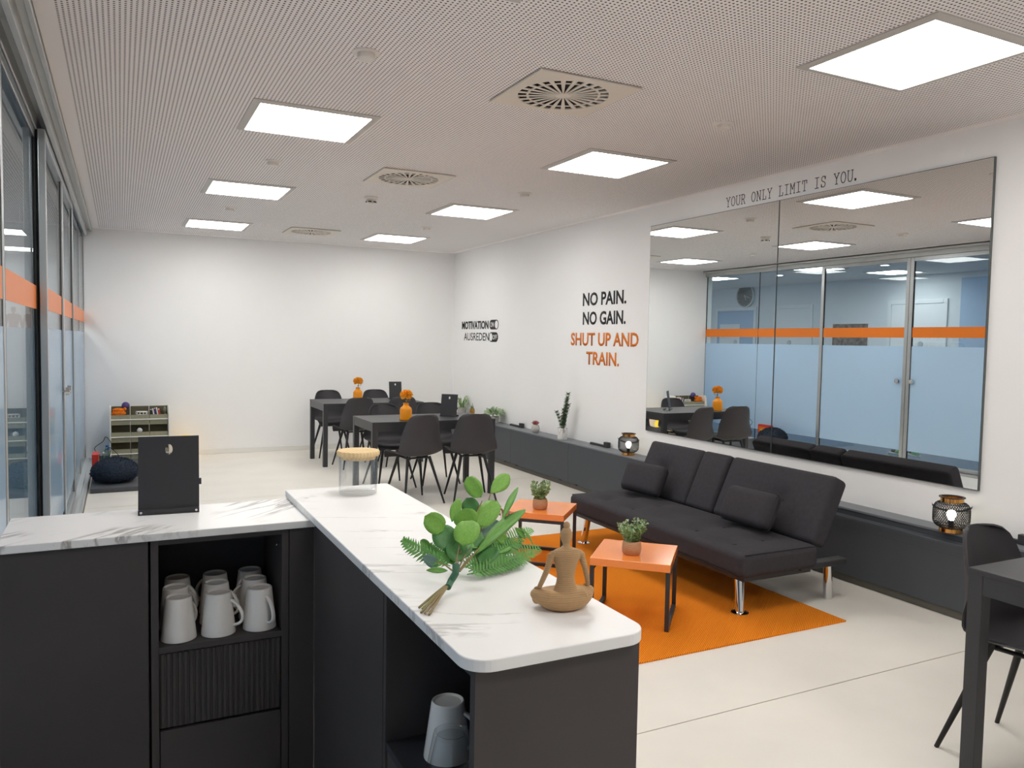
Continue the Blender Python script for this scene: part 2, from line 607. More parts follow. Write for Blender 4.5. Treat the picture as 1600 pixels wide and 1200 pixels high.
fl = struct(box_obj('floor', -0.52, YF, -0.12, XR, YB, -0.004, M['joint']), 'pale beige polished screed floor with thin joints', 'floor')
for y0, y1 in ((YF, 2.437), (2.443, 7.697), (7.703, YB)):
    MB().box(-0.29, y0, -0.01, XR, y1, 0.0).obj('floor_slab', M['floor'], fl)
struct(box_obj('floor', XF, YF, -0.12, -0.52, YE, -0.0, M['hall_floor']), 'blue grey vinyl floor of the room behind the glass', 'floor')
struct(box_obj('wall_back', -0.5, YB, 0, XR, YB + 0.12, HC, M['wall']), 'plain white back wall', 'wall')
struct(box_obj('wall_right', XR, YF, 0, XR + 0.12, YB + 0.12, HC, M['wall']), 'white right wall carrying mirror and slogans', 'wall')
struct(box_obj('wall_front', XF, YF - 0.12, 0, XR + 0.12, YF, HC, M['wall']), 'white wall behind the camera', 'wall')
struct(box_obj('wall_left', XF - 0.12, YF, 0, XF, YE, HC, M['hall_wall']), 'pale far wall of the room behind the glass', 'wall')
struct(box_obj('wall_end', XF, YE, 0, -0.5, YE + 0.12, HC, M['hall_wall']), 'pale end wall of the room behind the glass', 'wall')
struct(box_obj('wall_inner', -0.5, YB + 0.12, 0, -0.4, YE, HC, M['hall_wall']), 'side wall of the next room beyond the glass', 'wall')
struct(box_obj('ceiling', -0.52, YF, HC, XR + 0.12, YB + 0.12, HC + 0.15, M['ceil']), 'white ceiling with a square grid of round perforations', 'ceiling')
struct(box_obj('ceiling', XF, YF, HC, -0.52, YE, HC + 0.15, M['ceil_plain']), 'plain ceiling of the room behind the glass', 'ceiling')
struct(MB().box(XG, YB - 0.014, 0, XR, YB, 0.065).obj('baseboard_back', M['base'], bevel=0.003), 'low white baseboard along the back wall', 'baseboard')

# glazed partition: header tracks, floor track, sliding doors and fixed panes
tr = MB()
for x0, x1 in ((-0.52, -0.475), (-0.428, -0.419), (-0.37, -0.345), (-0.31, XG)):
    tr.box(x0, YF, 2.70 if x1 != XG else 2.755, x1, YB, HC)
tr.box(-0.52, YF, 2.78, XG, YB, HC)
struct(tr.obj('trim_1', M['alu_lt'], bevel=0.002), 'grey aluminium head track of the glass partition', 'track')
tr = MB().box(-0.52, YF, 0.0, -0.30, YB, 0.012)
for x in (-0.505, -0.422, -0.35, -0.31):
    tr.box(x - 0.006, YF, 0.012, x + 0.006, YB, 0.022)
struct(tr.obj('trim_2', M['alu_lt']), 'aluminium floor track of the glass partition', 'track')


def pane_parts(root, xg, y0, y1, z0, z1, df=0.006):
    d = 0.006
    box_obj('orange_band', xg + d - 0.0005, y0, 1.665, xg + d + 0.0005, y1, 1.800, M['band'], root)['label'] = 'orange vinyl stripe'
    box_obj('frosted_film', xg + df - 0.0005, y0, 0.19, xg + df + 0.0005, y1, 1.552, M['film'], root)['label'] = 'pale blue frosted film'


def glass_door(name, x0, x1, y0, y1, label, knob_y=None):
    z0, z1, s = 0.024, 2.70, 0.05
    f = MB().box(x0, y0, z0, x1, y0 + s, z1).box(x0, y1 - s, z0, x1, y1, z1)
    f.box(x0, y0 + s, z0, x1, y1 - s, z0 + 0.05).box(x0, y0 + s, z1 - 0.05, x1, y1 - s, z1)
    r = struct(f.obj(name, M['alu'], bevel=0.003), label, 'glass door')
    outer = x0 < -0.45
    xg = x1 - 0.008 if outer else (x0 + x1) / 2
    box_obj('glass_pane', xg - 0.005, y0 + s, z0 + 0.05, xg + 0.005, y1 - s, z1 - 0.05, M['glass'], r)
    g = MB()
    for y in (y0 + s, y1 - s - 0.008):
        g.box(xg - 0.008, y, z0 + 0.05, xg + 0.008, y + 0.006, z1 - 0.05)
    g.obj('rubber_seal', M['gasket'], r)
    pane_parts(r, xg, y0 + s, y1 - s, z0, z1, -0.006 if outer else 0.006)
    if outer:
        box_obj('brush_seal', x1, y1 - 0.03, z0, x1 + 0.012, y1 - 0.012, z1, M['gasket'], r)
    if knob_y:
        k = MB().cyl((xg + 0.005, knob_y, 1.095), (xg + 0.03, knob_y, 1.095), 0.008, n=10)
        k.cyl((xg + 0.03, knob_y, 1.095), (xg + 0.055, knob_y, 1.095), 0.030, 0.028, n=20)
        k.cyl((xg - 0.005, knob_y, 1.095), (xg - 0.04, knob_y, 1.095), 0.030, 0.028, n=20)
        k.obj('knob', M['steel'], r, smooth=SM)
    return r


def glass_fixed(name, xg, y0, y1, label):
    r = struct(box_obj(name, xg - 0.005, y0 + 0.004, 0.024, xg + 0.005, y1 - 0.004, 2.70, M['glass']), label, 'glass pane')
    pane_parts(r, xg, y0 + 0.004, y1 - 0.004, 0.024, 2.70)
    MB().box(xg - 0.006, y1 - 0.004, 0.024, xg + 0.006, y1 + 0.004, 2.70).obj('joint_strip', M['gasket'] if y1 < YB else M['alu'], r)
    return r


glass_door('door_1', -0.415, -0.377, 6.82, 8.25, 'sliding glass door with orange stripe, farther of the knob pair', 6.93)
glass_door('door_2', -0.415, -0.377, 5.31, 6.815, 'sliding glass door with orange stripe, nearer of the knob pair', 6.72)
glass_door('door_3', -0.460, -0.430, 3.86, 5.37, 'sliding glass door standing in the outer track beside the counter')
glass_fixed('window_1', -0.393, 8.255, 9.50, 'fixed glass pane with orange stripe beside the knob doors')
glass_fixed('window_2', -0.393, 9.50, YB - 0.005, 'fixed glass pane with orange stripe in the back corner')
for i, (y0, y1) in enumerate(((2.4, 3.86), (0.9, 2.4), (-0.6, 0.9), (-2.58, -0.6))):
    glass_fixed('window_%d' % (i + 3), -0.440, y0, y1, ('frosted glass pane beside the short worktop', 'frosted glass pane next to the camera', 'glass pane at the camera\'s back', 'last glass pane behind the camera')[i])

# doors, blue wall panel in the room behind the glass
for i, (y0, y1, dark) in enumerate(((12.95, 14.1, True), (11.4, 12.3, False), (8.55, 9.55, False))):
    f = MB()
    for a, b, z0, z1 in ((y0 - 0.07, y0, 0, 2.37), (y1, y1 + 0.07, 0, 2.37), (y0, y1, 2.30, 2.37)):
        f.box(XF, a, z0, XF + 0.03, b, z1)
    r = struct(f.obj('door_%d' % (i + 4), M['door'], bevel=0.004), ('white framed glazed doorway under the clock', 'white door in the next room beside the clock', 'white door in the next room nearest the mirror edge')[i], 'door')
    box_obj('door_leaf', XF, y0 + 0.005, 0.008, XF + 0.018, y1 - 0.005, 2.295, M['hall_blue'] if dark else M['door'], r, 0.002)
    if dark:
        box_obj('door_window', XF + 0.018, y0 + 0.42, 0.9, XF + 0.024, y1 - 0.08, 2.0, M['door'], r)
    MB().cyl((XF + 0.018, y0 + 0.52 if i == 1 else y1 - 0.6, 1.60), (XF + 0.03, y0 + 0.52 if i == 1 else y1 - 0.6, 1.60), 0.05, n=20).obj('door_badge', M['clock_rim'], r)
    MB().cyl((XF + 0.018, y0 + 0.08, 1.05), (XF + 0.06, y0 + 0.08, 1.05), 0.012, n=8).box(XF + 0.05, y0 + 0.07, 1.04, XF + 0.066, y0 + 0.2, 1.06).obj('door_handle', M['steel'], r)
struct(box_obj('trim_3', XF, 5.6, 0.0, XF + 0.02, 8.26, 2.70, M['hall_blue']), 'light blue painted wall field in the next room', 'wall panel')


# ------------------------------------------------------------------ ceiling fittings
def ceiling_light(x, y, label, diff, group, s=0.615, f=0.698, name='ceiling_light'):
    t = thing(name, label, 'light', (x, y, HC), 0, group)
    fr = MB()
    a, b = s / 2, f / 2
    for q in range(4):
        R = Matrix.Rotation(q * PI / 2, 4, 'Z')
        k = MB()
        k.add([(-b, -b, 0), (b, -b, 0), (a, -a, 0), (-a, -a, 0), (-b, -b, -0.006), (b, -b, -0.006), (a, -a, -0.012), (-a, -a, -0.012)],
              [(0, 1, 2, 3), (7, 6, 5, 4), (4, 5, 1, 0), (5, 6, 2, 1), (6, 7, 3, 2), (7, 4, 0, 3)])
        k.xform(R)
        fr.add(k.v, k.f)
    fr.obj('frame', M['led_frame'], t)
    MB().box(-a, -a, -0.010, a, a, -0.001).obj('diffuser', diff, t)
    return t


rows = ((-0.07, 'behind the camera'), (2.335, 'in the nearest visible row'), (4.76, 'in the second row'), (7.165, 'in the third row'), (9.57, 'in the row by the back wall'))
for y, where in rows:
    for x, side in ((0.995, 'left'), (3.108, 'right')):
        ceiling_light(x, y, 'square white LED panel of the %s ceiling column, %s' % (side, where), M['led'], 'LED panels in the perforated ceiling')
for x, y, lab in ((-1.38, 9.27, 'square LED panel behind the glass, near the clock'), (-1.2, 6.88, 'square LED panel behind the glass, right of the knob doors'), (-2.8, 8.92, 'square LED panel by the far wall of the next room'),
                  (-1.3, 4.5, 'added unseen LED panel behind the glass, beside the sofa'), (-1.3, 2.1, 'added unseen LED panel behind the glass, beside the counter'), (-1.38, 11.7, 'square LED panel behind the glass, past the back wall'), (-1.38, 14.0, 'square LED panel behind the glass, at the end wall')):  # panels beside sofa and counter are unseen, added to brighten the counter's left side
    ceiling_light(x, y, lab, M['led_hall'], 'LED panels of the next room')
for x, y, lab in ((-1.76, 10.44, 'small round downlight of the next room, farther one'), (-1.66, 8.21, 'small round downlight of the next room, nearer one')):
    t = thing('downlight', lab, 'light', (x, y, HC))
    MB().lathe([(0.075, 0), (0.075, -0.012), (0.06, -0.014), (0.06, -0.004), (0, -0.004)], n=24).obj('rim', M['cap'], t, smooth=SM)
    MB().cyl((0, 0, -0.013), (0, 0, -0.005), 0.058, n=24).obj('diffuser', M['led_hall'], t)


def plate_hole(w, d, rx, ry, th, n=48, cy=0.0):
    """Flat plate in XY, w x d, with an elliptical hole."""
    mb = MB()
    out, inn = [], []
    for i in range(n):
        t = 2 * PI * (i + 0.5) / n
        c, s = math.cos(t), math.sin(t)
        k = min((w / 2) / abs(c) if abs(c) > 1e-9 else 1e9, (d / 2) / abs(s) if abs(s) > 1e-9 else 1e9)
        out.append((c * k, s * k))
        inn.append((c * rx, cy + s * ry))
    # put exact corners in
    for sx in (-1, 1):
        for sy in (-1, 1):
            j = min(range(n), key=lambda q: (out[q][0] - sx * w / 2) ** 2 + (out[q][1] - sy * d / 2) ** 2)
            out[j] = (sx * w / 2, sy * d / 2)
    vs = [(x, y, z) for z in (0, th) for x, y in out] + [(x, y, z) for z in (0, th) for x, y in inn]
    o0, o1, i0, i1 = 0, n, 2 * n, 3 * n
    fs = []
    for i in range(n):
        j = (i + 1) % n
        fs += [(o0 + j, o0 + i, i0 + i, i0 + j), (o1 + i, o1 + j, i1 + j, i1 + i), (o0 + i, o0 + j, o1 + j, o1 + i), (i0 + j, i0 + i, i1 + i, i1 + j)]
    return mb.add(vs, fs)


def vent(x, y, label):
    t = thing('ceiling_vent', label, 'vent', (x, y, HC), 0, 'swirl vents down the ceiling centre')
    p = plate_hole(0.57, 0.57, 0.232, 0.232, 0.008)
    p.xform(Matrix.Translation((0, 0, -0.012)))
    p.obj('plate', M['vent'], t, bevel=0.0015)
    MB().cyl((0, 0, -0.003), (0, 0, 0.0), 0.24, n=48).obj('backing', M['dark'], t)
    MB().lathe([(0, -0.011), (0.035, -0.011), (0.035, -0.006), (0, -0.006)], n=24).obj('hub', M['vent'], t)
    MB().lathe([(0.178, -0.010), (0.190, -0.010), (0.190, -0.006), (0.178, -0.006)], n=48, close=True).obj('ring', M['vent'], t)
    me = MB().add([(0.03, -0.004, -0.0105), (0.236, -0.0125, -0.0105), (0.236, 0.0125, -0.0105), (0.03, 0.004, -0.0105),
                   (0.03, -0.004, -0.008), (0.236, -0.0125, -0.004), (0.236, 0.0125, -0.008), (0.03, 0.004, -0.008)],
                  [(3, 2, 1, 0), (4, 5, 6, 7), (0, 1, 5, 4), (1, 2, 6, 5), (2, 3, 7, 6), (3, 0, 4, 7)]).mesh('slat')
    for k in range(24):
        o = put('slat', me, M['vent'], t)
        o.rotation_euler = (0, 0, 2 * PI * k / 24)
    return t


vent(2.037, 3.54, 'square ceiling vent with round swirl slots, nearest the camera')
vent(2.04, 5.95, 'square swirl ceiling vent in the middle, by the smoke detector')
vent(2.055, 9.53, 'square swirl ceiling vent farthest back')
for x, y, lab in ((0.985, 3.47, 'round white ceiling cap in front of the big left LED panel'), (1.0, 5.91, 'round white ceiling cap between the first two left LED panels'), (0.98, 8.24, 'round white ceiling cap before the last left LED panel'),
                  (3.104, 3.55, 'round white ceiling cap behind the largest right LED panel'), (3.113, 6.03, 'round white ceiling cap before the third right LED panel'), (3.108, 8.42, 'round white ceiling cap before the last right LED panel')):
    t = thing('ceiling_sensor', lab, 'sensor', (x, y, HC), 0, 'round caps along the LED columns')
    MB().lathe([(0.060, 0), (0.060, -0.006), (0.042, -0.009)], n=28).obj('rim', M['cap'], t, smooth=SM)
    MB().lathe([(0.039, -0.007), (0.039, -0.030), (0.034, -0.035), (0, -0.036)], n=28).obj('body', M['cap'], t, smooth=SM)
t = thing('smoke_detector', 'small white smoke detector with dark slots below the middle vent', 'detector', (2.025, 6.93, HC))
MB().lathe([(0.06, 0), (0.06, -0.012), (0.05, -0.02)], n=28).obj('rim', M['cap'], t, smooth=SM)
MB().lathe([(0.035, -0.018), (0.045, -0.038), (0.044, -0.055), (0.03, -0.062), (0, -0.063)], n=28).obj('body', M['cap'], t, smooth=SM)
sl = MB()
for k in range(6):
    a = 2 * PI * k / 6
    b = MB().box(0.040, -0.014, -0.050, 0.0465, 0.014, -0.040)
    b.xform(Matrix.Rotation(a, 4, 'Z'))
    sl.add(b.v, b.f)
sl.obj('slots', M['dark'], t)

# ------------------------------------------------------------------ mirror and slogans on the right wall
for y0, y1, lab in ((2.774, 4.372, 'right pane of the frameless wall mirror above the sofa'), (4.376, 5.954, 'left pane of the frameless wall mirror above the sofa')):
    t = thing('wall_mirror', lab, 'mirror', (XR, (y0 + y1) / 2, 0.719))
    h = (y1 - y0) / 2
    MB().box(-0.017, -h, 0, -0.0005, h, 1.89).obj('backing', M['mirror_edge'], t)
    MB().box(-0.0185, -h + 0.004, 0.004, -0.017, h - 0.004, 1.886).obj('mirror_face', M['mirror'], t)


def text_mesh(txt, width, height, weight=0.0):
    """Vinyl lettering on the right wall: a thin mesh in local coords, x right (towards -y of the room), z up."""
    cu = bpy.data.curves.new('lettering', 'FONT')
    cu.body = txt
    cu.size = 1.0
    cu.offset = weight
    cu.resolution_u = 3
    o = bpy.data.objects.new('lettering', cu)
    C.objects.link(o)
    dg = bpy.context.evaluated_depsgraph_get()
    dg.update()
    me = bpy.data.meshes.new_from_object(o.evaluated_get(dg))
    bpy.data.objects.remove(o)
    xs = [v.co.x for v in me.vertices]
    ys = [v.co.y for v in me.vertices]
    x0, w = min(xs), max(xs) - min(xs)
    y0 = 0.0
    h = max(ys)
    bm = bmesh.new()
    bm.from_mesh(me)
    for v in bm.verts:
        v.co = Vector((0, -(v.co.x - x0) / w * width, (v.co.y - y0) / h * height))
    bmesh.ops.recalc_face_normals(bm, faces=bm.faces)
    if bm.faces and sum(f.normal.x for f in bm.faces) > 0:
        bmesh.ops.reverse_faces(bm, faces=bm.faces)
    bmesh.ops.solidify(bm, geom=bm.faces[:], thickness=-0.0012)
    bm.to_mesh(me)
    bm.free()
    xs = [v.co.x for v in me.vertices]
    d = -max(xs)
    for v in me.vertices:
        v.co.x += d
    return me


t = thing('wall_lettering', 'four line black and orange training slogan left of the mirror', 'lettering', (XR - 0.0006, 7.372, 1.30))
for txt, y, z, w, m in (('NO PAIN.', 7.142, 1.919, 0.80, 'letter_black'), ('NO GAIN.', 7.135, 1.720, 0.79, 'letter_black'),
                        ('SHUT UP AND', 7.372, 1.500, 1.25, 'letter_orange'), ('TRAIN.', 7.05, 1.302, 0.61, 'letter_orange')):
    o = put('text_line', text_mesh(txt, w, 0.132, 0.026), M[m], t, (0, y - 7.372, z - 1.30))
    o['label'] = 'black text line' if m == 'letter_black' else 'orange text line'
t = thing('wall_lettering', 'two line black motivation slogan with toggle switches near the back corner', 'lettering', (XR - 0.0006, 10.43, 1.52))
put('text_line', text_mesh('MOTIVATION', 0.91, 0.106, 0.034), M['letter_black'], t, (0, 0, 0.172))
put('text_line', text_mesh('AUSREDEN', 0.85, 0.106, 0.006), M['letter_black'], t, (0, -0.08, 0.01))


def pill(w, h, n=10):
    r = h / 2
    p = []
    for i in range(n + 1):
        a = -PI / 2 + PI * i / n
        p.append((w / 2 - r + r * math.cos(a), r * math.sin(a)))
    for i in range(n + 1):
        a = PI / 2 + PI * i / n
        p.append((-w / 2 + r + r * math.cos(a), r * math.sin(a)))
    return p


W2X = Matrix(((0, 0, -1, 0), (-1, 0, 0, 0), (0, 1, 0, 0), (0, 0, 0, 1)))   # flat shape (x right, y up) onto the right wall
for zc, yc, txt, kx, tx, tw in ((0.2225, -1.08, 'ON', 0.078, 0.115, 0.115), (0.058, -1.07, 'OFF', -0.078, 0.022, 0.135)):
    sw = MB().prism(pill(0.28, 0.128), 0, 0.0012).xform(W2X).obj('toggle', M['letter_black'], t, loc=(0, yc, zc))
    kn = [(0.047 * math.cos(2 * PI * i / 24), 0.052 * math.sin(2 * PI * i / 24)) for i in range(24)]
    MB().prism([(x + kx, y) for x, y in kn], 0.0012, 0.0018).xform(W2X).obj('toggle_knob', M['letter_white'], sw)
    o = put('toggle_text', text_mesh(txt, tw, 0.062, 0.01), M['letter_white'], sw, (-0.0013, tx, -0.031))

# slab-serif typewriter line above the mirror
GL = {
    'Y': [[(0.1, 1), (0.5, .5), (0.9, 1)], [(0.5, .5), (0.5, 0)], [(0, 1), (.25, 1)], [(.75, 1), (1, 1)], [(.3, 0), (.7, 0)]],
    'O': [[(0.5 + 0.42 * math.sin(a * PI / 10), 0.5 + 0.5 * math.cos(a * PI / 10)) for a in range(21)]],
    'U': [[(.12, 1), (.12, .35), (.2, .12), (.35, 0), (.65, 0), (.8, .12), (.88, .35), (.88, 1)], [(0, 1), (.3, 1)], [(.7, 1), (1, 1)]],
    'R': [[(.18, 0), (.18, 1)], [(.05, 1), (.6, 1), (.8, .9), (.85, .75), (.8, .6), (.6, .5), (.18, .5)], [(.55, .5), (.88, 0)], [(.05, 0), (.35, 0)], [(.8, 0), (1, 0)]],
    'N': [[(.15, 0), (.15, 1), (.85, 0), (.85, 1)], [(0, 0), (.3, 0)], [(0, 1), (.15, 1)], [(.7, 1), (1, 1)]],
    'L': [[(.3, 1), (.3, 0), (.92, 0), (.92, .3)], [(.1, 1), (.55, 1)], [(.1, 0), (.3, 0)]],
    'I': [[(.5, 0), (.5, 1)], [(.15, 0), (.85, 0)], [(.15, 1), (.85, 1)]],
    'M': [[(.12, 0), (.12, 1), (.5, .4), (.88, 1), (.88, 0)], [(-.02, 0), (.27, 0)], [(.73, 0), (1.02, 0)], [(0, 1), (.12, 1)], [(.88, 1), (1, 1)]],
    'T': [[(.5, 0), (.5, 1)], [(.08, .72), (.08, 1), (.92, 1), (.92, .72)], [(.28, 0), (.72, 0)]],
    'S': [[(.84, .72), (.78, .9), (.6, 1), (.38, 1), (.2, .9), (.15, .75), (.2, .62), (.4, .53), (.62, .47), (.8, .38), (.86, .25), (.8, .1), (.62, 0), (.38, 0), (.2, .08), (.13, .28)], [(.84, .72), (.84, 1)], [(.13, .28), (.13, 0)]],
    '.': [[(.12, .0), (.12, .16), (.3, .16), (.3, 0), (.12, 0)], [(.21, .02), (.21, .14)]],
}
txt = 'YOUR ONLY LIMIT IS YOU.'
adv = 1.27 / (len(txt) - 0.45)
words = []
tl = thing('wall_lettering', 'thin black typewriter lettering above the mirror reading a limit slogan', 'lettering', (XR - 0.0006, 4.97, 2.643))
lm = MB()
for k, ch in enumerate(txt + ' '):
    if ch == ' ':
        lm.xform(W2X).obj('text_word', M['letter_black'], tl)
        lm = MB()
    for path in GL.get(ch, []):
        for (ax, ay), (bx, by) in zip(path, path[1:]):
            A = Vector((k * adv + ax * adv * 0.82, ay * 0.073))
            B = Vector((k * adv + bx * adv * 0.82, by * 0.073))
            d = (B - A)
            if d.length < 1e-6:
                continue
            d.normalize()
            nn = Vector((-d.y, d.x)) * 0.0026
            A2, B2 = A - d * 0.002, B + d * 0.002
            lm.prism([tuple(A2 - nn), tuple(B2 - nn), tuple(B2 + nn), tuple(A2 + nn)], 0, 0.001)

# ------------------------------------------------------------------ counter
def rounded_rect(x0, y0, x1, y1, r00=0, r10=0, r11=0, r01=0, n=8):
    p = []
    for cx, cy, r, a0 in ((x0, y0, r00, PI), (x1, y0, r10, 1.5 * PI), (x1, y1, r11, 0), (x0, y1, r01, .5 * PI)):
        sx = 1 if cx == x0 else -1
        sy = 1 if cy == y0 else -1
        if r <= 0:
            p.append((cx, cy))
            continue
        for i in range(n + 1):
            a = a0 + .5 * PI * i / n
            p.append((cx + sx * r + r * math.cos(a), cy + sy * r + r * math.sin(a)))
    return p


ZA, ZB = 1.05, 1.03
o = MB().prism(rounded_rect(0.458, 1.038, 0.790, 2.485, 0.045, 0.045, 0.004, 0.004), ZB, ZA).obj('worktop', M['marbleA'], bevel=0.002)
tag(o, 'long white marble worktop with rounded near corners, holding the bouquet', 'worktop')
o = MB().box(-0.266, 2.135, ZB - 0.02, 0.4745, 2.455, ZB).obj('worktop', M['marbleB'], bevel=0.002)
tag(o, 'short white marble worktop under the black menu stand', 'worktop')

BT = ZB - 0.02     # top of the cabinets
YC0, YC1 = 2.150, 2.448
# plain cabinet left
t = thing('cabinet', 'black cabinet with one plain door at the left end of the counter', 'cabinet', (-0.1, YC0, 0))
x0, x1 = -0.164, 0.160
MB().box(x0, 0.02, 0, x0 + 0.016, YC1 - YC0, BT).box(x1 - 0.016, 0.02, 0, x1, YC1 - YC0, BT).box(x0, 0.02, BT - 0.016, x1, YC1 - YC0, BT).box(x0, YC1 - YC0 - 0.006, 0, x1, YC1 - YC0, BT).box(x0, 0.02, 0, x1, YC1 - YC0, 0.05).obj('body', M['cabinet'], t)
MB().box(x0, 0.0, 0.03, x1 - 0.002, 0.018, BT - 0.003).obj('door', M['cabinet'], t, bevel=0.001)
# shelf cabinet with mugs
t = thing('cabinet', 'black open shelf cabinet holding the upside down mugs, ribbed drawer below', 'cabinet', (0.236, YC0, 0))
x0, x1, d = -0.172, 0.170, YC1 - YC0
MB().box(x0, 0, 0, x0 + 0.018, d, BT).obj('side_panel', M['cabinet'], t, bevel=0.001)
MB().box(x1 - 0.018, 0, 0, x1, d, BT).obj('side_panel', M['cabinet'], t, bevel=0.001)
MB().box(x0 + 0.018, d - 0.004, 0, x1 - 0.018, d, BT).obj('back_panel', M['cabinet_in'], t)
MB().box(x0 + 0.018, 0.004, BT - 0.016, x1 - 0.018, d - 0.008, BT).obj('top_panel', M['cabinet'], t)
SH = 0.728
MB().box(x0 + 0.018, 0.002, SH - 0.016, x1 - 0.018, d - 0.008, SH).obj('shelf', M['cabinet'], t, bevel=0.001)
dr = MB().box(x0 + 0.020, 0.010, 0.512, x1 - 0.020, 0.022, SH - 0.018)
nr = 22
w = (x1 - x0 - 0.040) / nr
for k in range(nr):
    xa = x0 + 0.020 + k * w
    dr.prism([(xa + w * 0.1, 0.010), (xa + w * 0.25, 0.006), (xa + w * 0.75, 0.006), (xa + w * 0.9, 0.010)], 0.514, SH - 0.020)
dr.obj('drawer', M['cabinet'], t)['label'] = 'drawer front with vertical ribs'
MB().box(x0 + 0.020, 0.004, 0.06, x1 - 0.020, 0.020, 0.506).obj('door', M['cabinet'], t, bevel=0.001)
MB().box(x0 + 0.018, 0.02, 0.0, x1 - 0.018, d, 0.055).obj('plinth', M['cabinet'], t)
MB().cyl((x1 - 0.020, 0.05, 0.955), (x1 - 0.026, 0.05, 0.955), 0.004, n=10).obj('shelf_pin', M['steel'], t)
t2 = MB().box(0.408, YC0, 0, 0.474, YC0 + 0.018, BT).obj('filler_panel', M['cabinet'], bevel=0.001)
tag(t2, 'narrow black corner panel beside the mug shelf', 'panel')
# long run: closed cabinet and the open niche at the near end
t = thing('cabinet', 'black closed cabinet under the long worktop beside the corner', 'cabinet', (0.476, 1.90, 0))
MB().box(0.02, -0.385, 0, 0.300, 0.57, ZB).obj('body', M['cabinet'], t)
MB().box(0, -0.382, 0.03, 0.018, 0.246, ZB - 0.003).obj('door', M['cabinet'], t, bevel=0.001)
t = thing('cabinet', 'black end cabinet of the counter with an open niche for glassware', 'cabinet', (0.476, 1.285, 0))
n0, n1, dx = -0.232, 0.228, 0.300
MB().box(-0.002, n0, 0, dx, n0 + 0.018, ZB).obj('end_panel', M['cabinet'], t, bevel=0.001)
MB().box(0, n1 - 0.016, 0, dx, n1, ZB).obj('side_panel', M['cabinet'], t)
MB().box(dx - 0.012, n0 + 0.018, 0, dx, n1 - 0.016, ZB).obj('back_panel', M['cabinet_in'], t)
MB().box(0, n0 + 0.018, ZB - 0.016, dx - 0.012, n1 - 0.016, ZB).obj('top_panel', M['cabinet'], t)
MB().box(0.002, n0 + 0.018, SH - 0.036, dx - 0.012, n1 - 0.016, SH - 0.02).obj('shelf', M['cabinet_in'], t)
MB().box(0.004, n0 + 0.018, 0.05, 0.020, n1 - 0.016, SH - 0.04).obj('door', M['cabinet'], t, bevel=0.001)


# mugs standing upside down
def mug(mb_mat, label, group, loc, rz, h=0.112, rb=0.047, rt=0.032, hm=None):
    t = thing('mug', label, 'mug', loc, rz, group)
    w = 0.003
    MB().lathe([(rb, 0), (rb, 0.003), (rt + 0.002, h - 0.006), (rt, h), (rt - 0.004, h), (rt - 0.006, h - 0.005), (0, h - 0.006),
                ][:6] + [(rt - 0.007, h - 0.006), (0, h - 0.006)], n=32).obj('foot_end', mb_mat, t, smooth=math.radians(50)) if False else None
    prof = [(rb - w, 0.0), (rb, 0.001), (rb, 0.004), (rt + 0.001, h - 0.004), (rt, h - 0.001), (rt - 0.002, h), (rt - 0.004, h - 0.001), (rt - 0.006, h - 0.004), (0.0, h - 0.005)]
    inner = [(0.0, h - 0.010), (rt - w - 0.001, h - 0.010), (rb - w, 0.0)]
    b = MB().lathe(prof, n=36)
    b.lathe(inner, n=36)
    b.obj('cup', mb_mat, t, smooth=math.radians(50))
    hp = []
    zt, zb = h * 0.80, h * 0.20
    rr = lambda z: rb + (rt - rb) * z / h
    for i in range(13):
        a = PI * i / 12
        z = zb + (zt - zb) * (1 + math.cos(a)) / 2
        hp.append((rr(z) - 0.002 + 0.028 * math.sin(a) * (1 - 0.25 * math.cos(a)), 0, z))
    hd = MB().tube(hp, 0.0042, 8)
    hd.xform(Matrix.Diagonal((1, 1.35, 1, 1)))
    hd.obj('handle', mb_mat, t, smooth=SM)
    return t


mugs = (('front', 0), ('middle', 1), ('back', 2))
cols = (('left', 0.132), ('centre', 0.231), ('right', 0.338))
hr = {(0, 0): 0.8, (1, 0): -0.5, (2, 0): -1.15, (0, 1): 0.62, (1, 1): -0.6, (2, 1): 2.7, (0, 2): 5.55, (1, 2): 2.36, (2, 2): 3.93}
for rn, r in mugs:
    for ci, (cn, x) in enumerate(cols):
        mug(M['ceramic'], 'upside down white mug on the counter shelf, %s row, %s' % (rn, cn), 'white mugs on the open shelf',
            (x + ((0, -.002, .008), (0, .004, .010), (0, 0, 0))[ci][r], YC0 + 0.0555 + r * 0.0915, SH + 0.0006), hr[(ci, r)], rb=0.0445)
mug(M['ceramic'], 'upside down white mug in the niche behind the glass mug', 'mugs in the niche', (0.572, 1.398, SH - 0.0194), -0.75)
mug(M['clear'], 'upside down clear glass mug with handle in the niche', 'mugs in the niche', (0.5345, 1.288, SH - 0.0194), -0.6, h=0.108, rb=0.052, rt=0.032)

